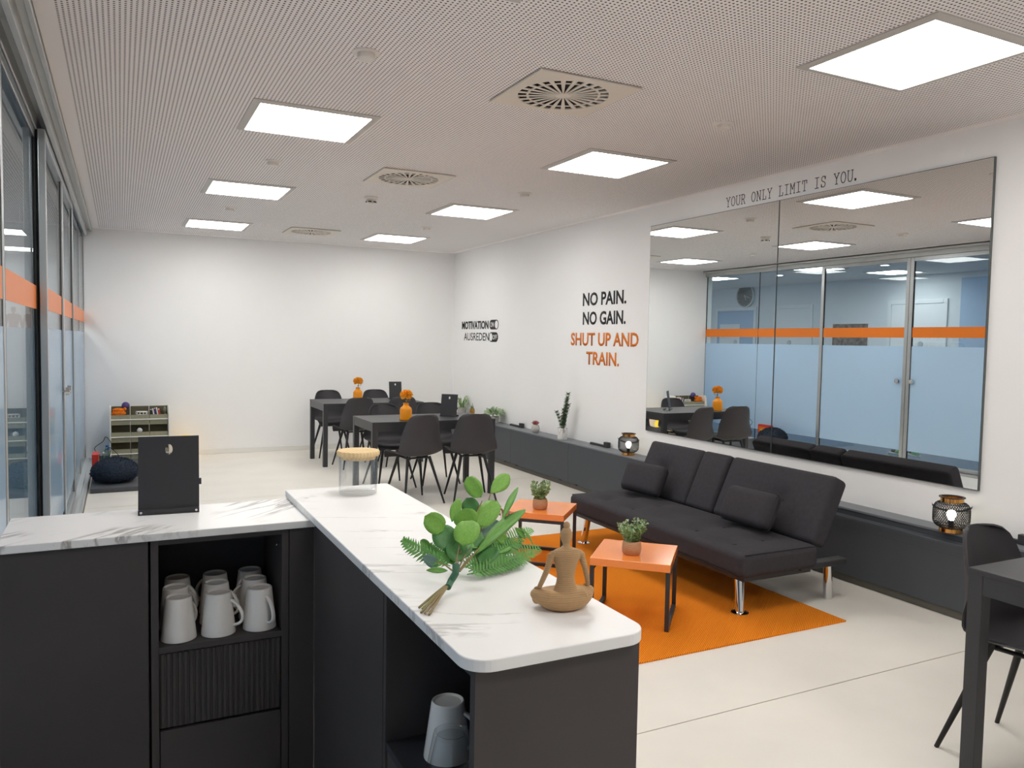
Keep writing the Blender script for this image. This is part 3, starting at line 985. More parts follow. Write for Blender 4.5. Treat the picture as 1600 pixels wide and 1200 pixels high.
# menu stand
def menu_stand(loc, rz, label, w=0.157, h=0.213):
    t = thing('menu_stand', label, 'menu stand', loc, rz, 'black menu stands with an oval hole')
    tilt = math.radians(9)
    p = plate_hole(w, h, 0.0095, 0.0145, 0.0025, n=40, cy=h / 2 - 0.037)
    # stand the plate up, leaning away from its foot
    R = Matrix.Translation((0, 0, 0.004)) @ Matrix.Rotation(PI / 2 - tilt * 0, 4, 'X')
    p.xform(Matrix.Translation((0, h / 2, 0)))
    p.xform(Matrix.Translation((0, 0.012, 0.002)) @ Matrix.Rotation(PI / 2 + tilt * -1, 4, 'X'))
    p.obj('plate', M['black_metal'], t)
    MB().box(-w / 2, -0.004, 0, w / 2, 0.075, 0.003).obj('foot', M['black_metal'], t, bevel=0.001)
    MB().box(-w / 2, 0.066, 0.003, w / 2, 0.075, 0.014).obj('lip', M['black_metal'], t, bevel=0.001)
    bar = MB().box(-w / 2, -0.004, 0.003, w / 2, 0.012, 0.014)
    bar.obj('hinge_bar', M['black_metal'], t, bevel=0.0015)
    for sx in (-1, 1):
        MB().cyl((sx * (w / 2 - 0.008), -0.007, 0.008), (sx * (w / 2 - 0.008), -0.004, 0.008), 0.0035, n=10).obj('screw', M['steel'], t)
    MB().box(w / 2, 0.022, 0.075, w / 2 + 0.006, 0.034, 0.092).obj('side_clip', M['black_metal'], t, bevel=0.001)
    return t


menu_stand((0.118, 2.358, ZB), math.radians(-4), 'black menu stand on the short marble worktop')

# storage jar
t = thing('storage_jar', 'clear glass storage jar with a bamboo lid on the long worktop', 'jar', (0.654, 2.355, ZA))
MB().lathe([(0.0, 0.0), (0.054, 0.0), (0.058, 0.004), (0.058, 0.118), (0.0555, 0.118), (0.0555, 0.008), (0.0, 0.006)], n=48).obj('glass_body', M['clear'], t, smooth=SM)
MB().lathe([(0.0, 0.108), (0.053, 0.108), (0.054, 0.119), (0.064, 0.119), (0.0655, 0.122), (0.0655, 0.131), (0.063, 0.134), (0.0, 0.134)], n=48).obj('lid', M['bamboo'], t, smooth=SM)


# ------------------------------------------------------------------ yoga figurine (one continuous remeshed body)
def yoga():
    mb = MB()

    def stack(levels, cy=0.0, n=32):
        vs, fs = [], []
        for z, rx, ry, oy in levels:
            for i in range(n):
                a = 2 * PI * i / n
                vs.append((rx * math.cos(a), oy + cy + ry * math.sin(a), z))
        for j in range(len(levels) - 1):
            for i in range(n):
                i2 = (i + 1) % n
                fs.append((j * n + i, j * n + i2, (j + 1) * n + i2, (j + 1) * n + i))
        fs += [tuple(range(n - 1, -1, -1)), tuple((len(levels) - 1) * n + i for i in range(n))]
        mb.add(vs, fs)
    # torso, neck, head, bun
    stack([(0.012, .030, .020, 0), (0.026, .0260, .0185, 0), (0.038, .0215, .0150, 0), (0.050, .0172, .0125, 0), (0.060, .0160, .0115, 0), (0.072, .0175, .0120, 0),
           (0.086, .0215, .0135, 0), (0.096, .0260, .0135, 0), (0.104, .0275, .0125, 0), (0.109, .0230, .0105, 0), (0.1125, .0120, .0085, 0), (0.116, .0068, .0070, 0), (0.122, .0062, .0065, .001)])
    stack([(0.117, .004, .0045, .001), (0.120, .0065, .0075, .002), (0.126, .0090, .0100, .003), (0.133, .0104, .0118, .003), (0.140, .0100, .0115, .002), (0.146, .0072, .0085, .001), (0.149, .003, .004, 0)])
    mb.ball((0, 0.001, 0.1525), 0.0062, 14, (1, 1, 1.15))
    # crossed legs: broad lotus base rising to the knees
    stack([(0.0, .026, .019, .009), (0.003, .034, .026, .010), (0.009, .0455, .034, .012), (0.016, .0525, .0375, .013), (0.022, .0555, .0375, .013), (0.029, .0540, .032, .012), (0.0345, .048, .024, .011), (0.037, .034, .016, .010)])
    for s in (-1, 1):
        mb.tube([(s * .012, -.006, .022), (s * .030, -.004, .026), (s * .046, .012, .027), (s * .052, .018, .027)], .0135, 14, .0095)
        mb.ball((s * .051, .016, .027), .0095, 14)
        mb.tube([(s * .048, .024, .016), (s * .025, .038, .013), (-s * .01, .036, .012)], .010, 12, .008)
        # arm from the shoulder to the knee with hand
        mb.tube([(s * .022, 0, .1035), (s * .0285, .000, .099), (s * .0315, -.001, .088), (s * .0365, -.001, .072), (s * .0415, .004, .056), (s * .0455, .010, .042)], .0068, 12, .0042)
        for k, (dx, L) in enumerate(((-.0035, .012), (-.0012, .014), (.0012, .0135), (.0035, .011))):
            mb.tube([(s * (.0455 + dx), .011, .041), (s * (.0475 + dx), .018, .038), (s * (.0485 + dx), .011 + L, .034)], .0018, 6, .0013)
        mb.tube([(s * .0445, .010, .041), (s * .0405, .014, .040), (s * .0410, .019, .038)], .0018, 6, .0013)
    me = mb.mesh('yoga_src')
    o = bpy.data.objects.new('yoga_src', me)
    C.objects.link(o)
    md = o.modifiers.new('r', 'REMESH')
    md.mode = 'VOXEL'
    md.voxel_size = 0.00095
    dg = bpy.context.evaluated_depsgraph_get()
    dg.update()
    me2 = bpy.data.meshes.new_from_object(o.evaluated_get(dg))
    bpy.data.objects.remove(o)
    me2.materials.clear()
    co = [(v.co.copy(), v.normal.copy()) for v in me2.vertices]
    for v, (p, n) in zip(me2.vertices, co):
        if p.z < 0.112:
            k = 0.00055 * math.sin(2 * PI * p.z / 0.0034)
            v.co = p + Vector((n.x, n.y, 0)) * k
        if v.co.z < 0:
            v.co.z = 0
    for p in me2.polygons:
        p.use_smooth = True
    o = put('yoga_figurine', me2, M['statue'], None, (0.708, 1.185, ZA))
    o.rotation_euler = (0, 0, math.radians(-12))
    return tag(o, 'ribbed sand brown figurine sitting cross-legged on the marble worktop', 'figurine')


yoga()

# ------------------------------------------------------------------ bouquet of artificial greenery
LEAVES = [((0.678, 1.49, 1.198), (0.665, 1.533, 1.233), 0.033, 0), ((0.708, 1.505, 1.203), (0.771, 1.548, 1.229), 0.032, 0), ((0.578, 1.447, 1.147), (0.544, 1.461, 1.174), 0.04, 0), ((0.619, 1.505, 1.148), (0.647, 1.533, 1.189), 0.022, 0), ((0.669, 1.497, 1.156), (0.658, 1.519, 1.191), 0.036, 2), ((0.637, 1.461, 1.144), (0.634, 1.476, 1.179), 0.049, 0), ((0.661, 1.461, 1.142), (0.714, 1.49, 1.186), 0.042, 0), ((0.6, 1.397, 1.125), (0.63, 1.433, 1.164), 0.05, 0), ((0.585, 1.433, 1.112), (0.574, 1.461, 1.152), 0.048, 2), ((0.639, 1.447, 1.105), (0.701, 1.49, 1.103), 0.029, 1), ((0.676, 1.497, 1.106), (0.726, 1.533, 1.117), 0.03, 3), ((0.71, 1.49, 1.113), (0.757, 1.519, 1.09), 0.026, 0), ((0.645, 1.433, 1.097), (0.802, 1.533, 1.149), 0.03, 1), ((0.737, 1.505, 1.141), (0.801, 1.562, 1.195), 0.015, 1), ((0.553, 1.461, 1.112), (0.54, 1.476, 1.123), 0.015, 1), ((0.558, 1.425, 1.082), (0.525, 1.418, 1.106), 0.022, 3), ((0.564, 1.389, 1.082), (0.525, 1.397, 1.085), 0.011, 1), ((0.706, 1.433, 1.052), (0.766, 1.461, 1.032), 0.017, 2), ((0.741, 1.533, 1.112), (0.724, 1.548, 1.125), 0.032, 3), ((0.695, 1.519, 1.131), (0.695, 1.533, 1.152), 0.017, 1), ((0.776, 1.519, 1.118), (0.807, 1.533, 1.088), 0.012, 1), ((0.789, 1.519, 1.117), (0.834, 1.548, 1.07), 0.008, 1), ((0.664, 1.476, 1.082), (0.771, 1.533, 1.089), 0.026, 2), ((0.664, 1.461, 1.074), (0.788, 1.533, 1.072), 0.023, 2)]
FERNS = [(((0.581, 1.418, 1.081), (0.516, 1.433, 1.111), (0.49, 1.447, 1.138)), 0.024), (((0.621, 1.418, 1.066), (0.723, 1.469, 1.066), (0.848, 1.533, 1.063)), 0.045), (((0.589, 1.418, 1.08), (0.589, 1.433, 1.103), (0.589, 1.447, 1.127)), 0.027), (((0.624, 1.411, 1.062), (0.7, 1.433, 1.052), (0.778, 1.476, 1.046)), 0.033), (((0.634, 1.447, 1.059), (0.727, 1.505, 1.079), (0.812, 1.562, 1.068)), 0.033)]
STEMS = [((0.569, 1.368, 1.08), (0.597, 1.411, 1.125)), ((0.577, 1.375, 1.081), (0.63, 1.433, 1.109)), ((0.58, 1.375, 1.082), (0.648, 1.44, 1.098)), ((0.583, 1.375, 1.082), (0.703, 1.49, 1.111)), ((0.574, 1.375, 1.08), (0.55, 1.418, 1.094)), ((0.574, 1.375, 1.08), (0.616, 1.447, 1.094)), ((0.602, 1.418, 1.103), (0.681, 1.49, 1.19)), ((0.657, 1.461, 1.103), (0.708, 1.505, 1.203))]
ENDS = [(0.471, 1.293, 1.055), (0.465, 1.266, 1.055), (0.474, 1.251, 1.055), (0.469, 1.257, 1.055), (0.472, 1.278, 1.055)]
BIND = [(0.558, 1.359, 1.07), (0.567, 1.357, 1.085)]

t = thing('greenery_bouquet', 'bound bunch of green artificial leaves lying on the long worktop', 'bouquet', (0.56, 1.36, ZA))
O = Vector((0.56, 1.36, ZA))


def leaf_mesh(name, kind):
    n, k = 8, 5
    vs, fs = [], []
    for j in range(n + 1):
        v = j / n
        if kind == 'round':
            w = math.sqrt(max(0.0, 1 - (2 * v - 1) ** 2)) * (1.0 - 0.12 * (v - 0.4))
        else:
            w = math.sin(PI * min(1, v * 0.97 + 0.01)) ** 0.75
        w = max(w, 0.03)
        for i in range(k):
            u = i / (k - 1) * 2 - 1
            vs.append((u * w * 0.5, v, 0.05 * abs(u) * w + 0.05 * math.sin(v * PI) - 0.02 * (1 - abs(u))))
    for j in range(n):
        for i in range(k - 1):
            fs.append((j * k + i, j * k + i + 1, (j + 1) * k + i + 1, (j + 1) * k + i))
    bm = bmesh.new()
    me = MB().add(vs, fs).mesh(name)
    bm.from_mesh(me)
    bmesh.ops.solidify(bm, geom=bm.faces[:], thickness=0.012)
    bm.to_mesh(me)
    bm.free()
    for p in me.polygons:
        p.use_smooth = True
    return me


unit = {}
LEAVES += [((0.63, 1.45, 1.095), (0.66, 1.49, 1.14), 0.050, 2), ((0.66, 1.47, 1.085), (0.71, 1.52, 1.115), 0.048, 3), ((0.61, 1.44, 1.085), (0.63, 1.475, 1.115), 0.044, 2),
           ((0.70, 1.47, 1.08), (0.76, 1.52, 1.085), 0.036, 1), ((0.65, 1.43, 1.075), (0.70, 1.46, 1.095), 0.036, 2), ((0.60, 1.41, 1.09), (0.595, 1.44, 1.125), 0.040, 2)]
CAMP = Vector((0, 0, CAMZ))
for i, (b, tp, w, s) in enumerate(LEAVES):
    b, tp = Vector(b), Vector(tp)
    b.z, tp.z = max(b.z, ZA + 0.009), max(tp.z, ZA + 0.012)
    y = tp - b
    L = y.length
    y.normalize()
    nz = (CAMP - (b + tp) / 2).normalized() + Vector((random.uniform(-.35, .35), 0, random.uniform(0.0, .5)))
    if s == 1 and L / w > 2.5:
        nz += Vector((-.2, 0, .3))
    x = y.cross(nz).normalized()
    z = x.cross(y)
    kind = 'long' if L / w > 2 else 'round'
    key = (kind, s)
    if key not in unit:
        unit[key] = leaf_mesh('leaf', kind)
        unit[key].materials.append(M['leaf%d' % s])
    o = put('leaf', unit[key], None, t)
    o.matrix_local = Matrix.Translation(b - O) @ Matrix((x, y, z)).transposed().to_4x4() @ Matrix.Diagonal((w * 1.08, L * 1.05, (w + L) / 2, 1))
FERNS += [(((0.60, 1.41, 1.075), (0.70, 1.47, 1.085), (0.80, 1.53, 1.085)), 0.036), (((0.61, 1.40, 1.066), (0.70, 1.425, 1.066), (0.79, 1.455, 1.075)), 0.030),
          (((0.62, 1.43, 1.07), (0.74, 1.51, 1.095), (0.85, 1.575, 1.095)), 0.036), (((0.585, 1.41, 1.085), (0.555, 1.45, 1.10), (0.545, 1.475, 1.115)), 0.024)]
for pts, w in FERNS:
    a, b, c = (Vector(p) for p in pts)
    for p in (a, b, c):
        p.z = max(p.z, ZA + 0.012)
    mb = MB()
    path = []
    for i in range(17):
        q = i / 16
        path.append(a * (1 - q) ** 2 + b * 2 * q * (1 - q) * 1.0 + c * q * q if True else a)
    mb.tube([p - O for p in path], 0.0012, 5, 0.0006)
    n = max(16, int(((b - a).length + (c - b).length) / 0.0085))
    for i in range(2, n):
        q = i / n
        p = a * (1 - q) ** 2 + b * 2 * q * (1 - q) + c * q * q
        d = ((b - a) * (1 - q) + (c - b) * q).normalized()
        nz = (CAMP - p).normalized() + Vector((0, 0, .4))
        sd = d.cross(nz).normalized()
        nn = sd.cross(d)
        Lf = w * 0.95 * (math.sin(PI * (0.12 + 0.86 * q)) ** 0.7)
        for sg in (-1, 1):
            dv = (sd * sg + d * 0.55).normalized()
            e = p + dv * Lf + Vector((0, 0, random.uniform(-.002, .002)))
            if e.z < ZA + 0.004:
                e.z = ZA + 0.004
            wv = d * 0.0026
            mid = p + (e - p) * 0.5 + nn * 0.0012
            mb.add([p - wv - O, mid - wv * 1.2 - O, e - O, mid + wv * 1.2 - O, p + wv - O], [(0, 1, 3, 4), (1, 2, 3)])
    mb.obj('fern_frond', M['fern'], t)
for a, b in STEMS:
    a, b = Vector(a), Vector(b)
    m_ = (a + b) / 2 + Vector((0, 0, 0.004))
    MB().tube([a - O, m_ - O, b - O], 0.0018, 6, 0.0011).obj('twig', M['twig'], t, smooth=SM)
B0, B1 = Vector(BIND[0]), Vector(BIND[1])
for e in ENDS:
    e = Vector(e)
    e.z = ZA + 0.0025 + random.uniform(0, 0.004)
    MB().tube([e - O, (e + B0) / 2 - O + Vector((0, 0, .001)), B0 - O, B1 - O], 0.0022, 6).obj('stem', M['twig'] if random.random() < .5 else M['stem'], t, smooth=SM)
dd = (B1 - B0).normalized()
MB().tube([Vector((0.545, 1.34, 1.066)) - O, B0 - O, B1 - O, B1 + Vector((.006, .012, .012)) - O], 0.0062, 10, 0.0075).obj('green_tape', M['tape'], t, smooth=SM)
pk = MB()
for k in range(26):
    p = Vector((0.775 + random.gauss(0, .010), 1.55 + random.gauss(0, .010), 1.145 + random.gauss(0, .014)))
    pk.ball(p - O, 0.0028, 6)
    if k % 3 == 0:
        pk.tube([Vector((0.755, 1.53, 1.09)) - O, p - O], 0.0006, 4)
pk.obj('pink_sprig', M['pink'], t)


# ------------------------------------------------------------------ dining chairs and tables
def shell_mesh():
    prof = [(0.215, 0.405, .200), (0.205, 0.432, .212), (0.170, 0.447, .222), (0.08, 0.447, .228), (-0.02, 0.438, .230), (-0.10, 0.440, .232), (-0.150, 0.458, .232), (-0.182, 0.500, .228),
            (-0.200, 0.560, .220), (-0.214, 0.630, .205), (-0.226, 0.700, .188), (-0.237, 0.765, .170), (-0.244, 0.805, .152), (-0.248, 0.828, .126), (-0.250, 0.840, .085)]
    nu = 15
    vs, fs = [], []
    k = len(prof)
    for j, (y, z, w) in enumerate(prof):
        back = max(0.0, min(1.0, (j - 5) / 4))
        seat = 1 - back
        for i in range(nu):
            u = i / (nu - 1) * 2 - 1
            lift = abs(u) ** 2.6
            edge = 0.045 * seat * (1 if 2 < j else j / 3)
            hug = 0.085 * back * (1 - 0.55 * max(0, (j - 9) / 5))
            vs.append((u * w, y + hug * lift, z + edge * lift + 0.012 * seat * 0))
    for j in range(k - 1):
        for i in range(nu - 1):
            fs.append((j * nu + i, j * nu + i + 1, (j + 1) * nu + i + 1, (j + 1) * nu + i))
    me = MB().add(vs, fs).mesh('seat_shell')
    bm = bmesh.new()
    bm.from_mesh(me)
    bmesh.ops.recalc_face_normals(bm, faces=bm.faces)
    bmesh.ops.subdivide_edges(bm, edges=bm.edges[:], cuts=1, use_grid_fill=True, smooth=0.6)
    bmesh.ops.solidify(bm, geom=bm.faces[:], thickness=0.007)
    bm.to_mesh(me)
    bm.free()
    for p in me.polygons:
        p.use_smooth = True
    me.set_sharp_from_angle(angle=math.radians(60))
    return me


def make_chair():
    t = thing('dining_chair', '', 'chair')
    put('seat_shell', shell_mesh(), M['shell'], t)
    fr = MB()
    for sx in (-1, 1):
        fr.tube([(sx * 0.105, 0.11, 0.427), (sx * 0.105, -0.10, 0.420)], 0.009, 8)
    for y in (0.09, -0.08):
        fr.tube([(-0.11, y, 0.424), (0.11, y, 0.424)], 0.009, 8)
    fr.obj('under_frame', M['leg'], t, smooth=SM)
    for sx in (-1, 1):
        for y0, y1 in ((0.10, 0.215), (-0.09, -0.225)):
            MB().cyl((sx * 0.112, y0, 0.434), (sx * 0.207, y1, 0.0), 0.0155, 0.0085, 12).obj('leg', M['leg'], t, smooth=SM)
    return t


GC = 'black shell chairs at the dining tables'
spots = [
    (2.47, 6.965, 8, 'black shell chair with its back to the camera, left one at the nearer dining table'),
    (3.035, 6.935, -10, 'black shell chair with its back to the camera, right one at the nearer dining table'),
    (2.50, 7.80, 184, 'black shell chair across the nearer dining table, behind the orange vase'),
    (3.03, 7.86, 177, 'black shell chair across the nearer dining table, behind the menu stand'),
    (2.50, 9.16, 3, 'black shell chair with its back to the camera at the far dining table, left'),
    (3.05, 9.17, -4, 'black shell chair at the far dining table hidden behind the front orange flower'),
    (2.45, 10.12, 181, 'black shell chair by the back wall at the far table, left'),
    (3.08, 10.12, 178, 'black shell chair by the back wall at the far table, right'),
    (3.012, 1.665, 183, 'black shell chair behind the dining table at the right picture edge'),
]
ch0 = make_chair()
for i, (x, y, a, lab) in enumerate(spots):
    o = ch0 if i == 0 else copy_tree(ch0)
    o.location = (x, y, 0)
    o.rotation_euler = (0, 0, math.radians(a))
    tag(o, lab, 'chair', GC)


def dining_table(x0, y0, x1, y1, label, h=0.752):
    t = thing('dining_table', label, 'table', ((x0 + x1) / 2, (y0 + y1) / 2, 0), 0, 'black dining tables')
    a, b = (x1 - x0) / 2, (y1 - y0) / 2
    MB().box(-a, -b, h - 0.018, a, b, h).obj('tabletop', M['black_wood'], t, bevel=0.002)
    g = 0.052
    for sy in (-1, 1):
        MB().box(-a + g, sy * (b - 0.012) - 0.009, h - 0.088, a - g, sy * (b - 0.012) + 0.009, h - 0.018).obj('apron', M['black_wood'], t)
    for sx in (-1, 1):
        MB().box(sx * (a - 0.012) - 0.009, -b + g, h - 0.088, sx * (a - 0.012) + 0.009, b - g, h - 0.018).obj('apron', M['black_wood'], t)
        for sy in (-1, 1):
            xa, ya = sx * (a - 0.001 - g / 2), sy * (b - 0.001 - g / 2)
            MB().box(xa - g / 2, ya - g / 2, 0, xa + g / 2, ya + g / 2, h - 0.018).obj('leg', M['black_wood'], t, bevel=0.002)
    return t


dining_table(2.085, 7.03, 3.345, 7.72, 'black dining table with orange vase, nearer of the two in the room')
dining_table(2.135, 9.20, 3.385, 9.95, 'black dining table standing by the back wall')
dining_table(2.703, 0.98, 3.96, 1.730, 'black dining table cut off by the right picture edge')


def vase(x, y, z, la, lb):
    t = thing('bottle_vase', la, 'vase', (x, y, z), 0, 'orange bottle vases')
    MB().lathe([(0, 0), (0.052, 0), (0.058, 0.004), (0.058, 0.10), (0.052, 0.118), (0.032, 0.134), (0.026, 0.142), (0.026, 0.160), (0.029, 0.164), (0.022, 0.164), (0.022, 0.145), (0.0, 0.14)], n=32).obj('bottle', M['orange_glaze'], t, smooth=SM)
    f = thing('flower', lb, 'flower', (x, y, z + 0.1425), 0, 'orange pompom flowers')
    MB().tube([(0, 0, 0), (0.004, 0.002, 0.03), (0.006, 0.002, 0.06)], 0.004, 6).obj('stem', M['stem'], f)
    pt = MB()
    random.seed(3)
    for k in range(260):
        u = random.uniform(-0.75, 1)
        a = random.uniform(0, 2 * PI)
        s = math.sqrt(1 - u * u)
        d = Vector((s * math.cos(a), s * math.sin(a), u))
        c = Vector((0.004, 0.0, 0.098)) + Vector((d.x * 0.034, d.y * 0.034, d.z * 0.030))
        e = c + Vector((d.x * 0.030, d.y * 0.030, d.z * 0.026))
        sd = (Matrix.Rotation(random.uniform(0, 3), 3, d) @ d.orthogonal().normalized()) * 0.006
        pt.add([c - sd, c + sd, e + sd * 0.6, e - sd * 0.6], [(0, 1, 2, 3)])
    pt.ball((0.004, 0, 0.098), 0.037, 12, (1, 1, .9))
    pt.obj('petals', M['petal'], f)
    lf = MB()
    for a in (0.2, 1.3, -1.0):
        d = Vector((math.cos(a), math.sin(a), 0.25))
        p = Vector((0.006, 0.002, 0.035))
        sd = Vector((-d.y, d.x, 0)) * 0.012
        lf.add([p, p + d * 0.028 + sd, p + d * 0.055, p + d * 0.028 - sd], [(0, 1, 2, 3)])
    lf.obj('leaf', M['twig'], f)


vase(2.455, 7.17, 0.752, 'orange bottle vase on the nearer dining table', 'orange pompom flower in the vase on the nearer dining table')
vase(2.66, 9.62, 0.752, 'orange bottle vase on the dining table by the back wall', 'orange pompom flower in the vase by the back wall')
menu_stand((2.975, 7.38, 0.752), math.radians(-44), 'black menu stand on the nearer dining table', 0.178, 0.225)
menu_stand((3.19, 9.72, 0.752), math.radians(-4), 'black menu stand on the dining table by the back wall', 0.165, 0.225)

# ------------------------------------------------------------------ radiator covers along the right wall
XU, ZU = 4.20, 0.478
mods = [(9.752, 10.738, 'anthracite radiator cover in the back corner behind the dining tables'), (8.392, 9.749, 'anthracite radiator cover beside the nearer dining table'), (7.034, 8.389, 'anthracite radiator cover under the red succulent and marble pot'),
        (5.676, 7.031, 'anthracite radiator cover left of the sofa, under the lantern'), (4.318, 5.673, 'anthracite radiator cover behind the left half of the sofa'), (1.0, 4.315, 'long anthracite radiator cover behind the right half of the sofa')]
for y0, y1, lab in mods:
    long_ = y1 - y0 > 2
    t = thing('radiator_cover', lab, 'radiator cover', (XU, (y0 + y1) / 2, 0), 0, 'radiator covers along the right wall')
    h = (y1 - y0) / 2
    d = XR - XU
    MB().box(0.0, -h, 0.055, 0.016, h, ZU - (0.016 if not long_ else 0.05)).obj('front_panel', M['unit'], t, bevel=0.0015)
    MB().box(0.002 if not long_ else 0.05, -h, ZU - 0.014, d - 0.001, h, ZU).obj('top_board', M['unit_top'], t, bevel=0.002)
    if long_:
        MB().box(0.055, -h, 0.40, 0.065, h, ZU - 0.014).obj('back_fascia', M['unit'], t)
        MB().add([(0.001, -h, ZU - 0.052), (0.001, h, ZU - 0.052), (0.052, h, ZU - 0.046), (0.052, -h, ZU - 0.046), (0.001, -h, ZU - 0.056), (0.001, h, ZU - 0.056), (0.052, h, ZU - 0.050), (0.052, -h, ZU - 0.050)],
                 [(3, 2, 1, 0), (4, 5, 6, 7), (0, 1, 5, 4), (1, 2, 6, 5), (2, 3, 7, 6), (3, 0, 4, 7)]).obj('grille', M['grille'], t)
        MB().box(-0.0015, -h, ZU - 0.115, 0.0, h, ZU - 0.070).obj('perforated_strip', M['grille'], t)
    MB().box(0.03, -h, 0.0, 0.05, h, 0.055).obj('plinth', M['plinth'], t)
    if not long_:
        for s in (-1, 1):
            MB().box(-0.006, s * (h - 0.16) - 0.02, 0.05, 0.03, s * (h - 0.16) + 0.02, 0.066).obj('catch', M['black_metal'], t)

ZL = ZU


def foliage(mb, c, rx, rz, n, size, seed, flat=0.0, droop=0.0):
    rnd = random.Random(seed)
    for k in range(n):
        u = rnd.uniform(-0.55, 1)
        a = rnd.uniform(0, 2 * PI)
        s = math.sqrt(max(0, 1 - u * u)) * rnd.uniform(.35, 1)
        p = Vector((c[0] + rx * s * math.cos(a), c[1] + rx * s * math.sin(a), c[2] + rz * u * rnd.uniform(.5, 1)))
        d = Vector((math.cos(a + rnd.uniform(-1, 1)), math.sin(a + rnd.uniform(-1, 1)), rnd.uniform(-.3, .9) - droop)).normalized()
        n_ = d.orthogonal().normalized()
        n_ = (Matrix.Rotation(rnd.uniform(0, 6.3), 3, d) @ n_)
        w = n_ * size * 0.42
        mb.add([p, p + d * size * .5 + w, p + d * size, p + d * size * .5 - w], [(0, 1, 2, 3)])


def sprigs(base, n, h, spread, leaf, seed):
    """Bushy herb: n stems with small leaves and pale tips; returns stem mesh, leaf mesh, tip mesh."""
    rnd = random.Random(seed)
    st, lf, tp = MB(), MB(), MB()
    for k in range(n):
        a = 2 * PI * k / n + rnd.uniform(-.3, .3)
        r = spread * rnd.uniform(.25, 1)
        e = Vector((base[0] + r * math.cos(a), base[1] + r * math.sin(a), base[2] + h * rnd.uniform(.6, 1)))
        b = Vector((base[0] + .2 * r * math.cos(a), base[1] + .2 * r * math.sin(a), base[2]))
        mid = (b + e) / 2 + Vector((r * .2 * math.cos(a), r * .2 * math.sin(a), 0))
        st.tube([b, mid, e], 0.0012, 4, .0006)
        for j in range(15):
            q = .15 + .85 * j / 14
            p = b * (1 - q) ** 2 + mid * 2 * q * (1 - q) + e * q * q
            for _ in range(2):
                d = Vector((rnd.uniform(-1, 1), rnd.uniform(-1, 1), rnd.uniform(-.2, .9))).normalized()
                w = (Matrix.Rotation(rnd.uniform(0, 6.3), 3, d) @ d.orthogonal().normalized()) * leaf * .4
                (tp if j > 11 and rnd.random() < .5 else lf).add([p, p + d * leaf * .55 + w, p + d * leaf, p + d * leaf * .55 - w], [(0, 1, 2, 3)])
    return st, lf, tp


def woven_plant(x, y, z, label, seed):
    t = thing('potted_herb', label, 'potted plant', (x, y, z), 0, 'herbs in woven pots')
    MB().lathe([(0, 0), (0.040, 0), (0.049, 0.008), (0.053, 0.035), (0.051, 0.062), (0.045, 0.074), (0.041, 0.074), (0.040, 0.060), (0, 0.058)], n=32).obj('pot', M['pot_weave'], t, smooth=SM)
    st, lf, tp = sprigs((0, 0, 0.058), 24, 0.135, 0.080, 0.020, seed)
    st.obj('stems', M['stem'], t)
    lf.obj('foliage', M['herb'], t)['kind'] = 'stuff'
    tp.obj('pale_tips', M['herb_lt'], t)['kind'] = 'stuff'


# small pots on the ledge
t = thing('potted_plant', 'low spider plant on the ledge behind the nearer menu stand', 'potted plant', (4.300, 10.15, ZL))
MB().lathe([(0, 0), (0.055, 0), (0.072, 0.11), (0.066, 0.11), (0.064, 0.095), (0, 0.09)], n=24).obj('pot', M['grey_pot'], t, smooth=SM)
fo = MB()
rnd = random.Random(5)
for k in range(46):
    a = rnd.uniform(0, 2 * PI)
    L = rnd.uniform(.10, .22)
    lift = rnd.uniform(.04, .17)
    prev = None
    for j in range(6):
        q = j / 5
        p = Vector((min(0.085, math.cos(a) * L * q), math.sin(a) * L * q, 0.095 + lift * math.sin(q * PI * .8) * 1.2 - .03 * q))
        sd = Vector((-math.sin(a), math.cos(a), 0)) * 0.010 * (1 - q * .8)
        if prev:
            fo.add([prev[0], p - sd, p + sd, prev[1]], [(0, 1, 2, 3)])
        prev = (p - sd, p + sd)
fo.obj('foliage', M['herb'], t)['kind'] = 'stuff'
t = thing('potted_plant', 'tiny pointed succulent in a brass pot on the ledge behind the table', 'potted plant', (4.29, 9.76, ZL))
MB().lathe([(0, 0), (0.03, 0), (0.036, 0.09), (0.03, 0.125), (0.026, 0.12), (0, 0.115)], n=20).obj('pot', M['gold_pot'], t, smooth=SM)
sp = MB()
for k in range(7):
    a = 2 * PI * k / 7
    sp.cyl((0.010 * math.cos(a), 0.010 * math.sin(a), 0.115), (0.02 * math.cos(a), 0.02 * math.sin(a), 0.165), 0.008, 0.001, 6)
sp.cyl((0, 0, .115), (0.004, 0, .20), .010, .001, 6)
sp.obj('succulent', M['zz_leaf'], t)
t = thing('potted_plant', 'leafy plant in a light grey pot on the ledge at the table corner', 'potted plant', (4.29, 9.03, ZL))
MB().lathe([(0, 0), (0.042, 0), (0.056, 0.085), (0.051, 0.085), (0.05, 0.07), (0, 0.066)], n=24).obj('pot', M['grey_pot'], t, smooth=SM)
fo = MB()
foliage(fo, (0, 0, 0.125), 0.115, 0.055, 260, 0.05, 11)
fo.obj('foliage', M['herb_lt'], t)['kind'] = 'stuff'
t = thing('potted_plant', 'red succulent in a small round grey pot on the ledge', 'potted plant', (4.28, 7.92, ZL))
MB().lathe([(0, 0), (0.030, 0), (0.047, 0.02), (0.050, 0.05), (0.040, 0.085), (0.030, 0.095), (0.026, 0.09), (0, 0.085)], n=24).obj('pot', M['grey_pot'], t, smooth=SM)
sp = MB()
rnd = random.Random(2)
for k in range(40):
    a = rnd.uniform(0, 2 * PI)
    r = rnd.uniform(.2, 1)
    d = Vector((math.cos(a) * r, math.sin(a) * r, 1.1 - r * .6)).normalized()
    sp.cyl(Vector((0, 0, .09)) + d * .01, Vector((0, 0, .09)) + d * .052, .008, .002, 5)
sp.obj('succulent', M['red_leaf'], t)
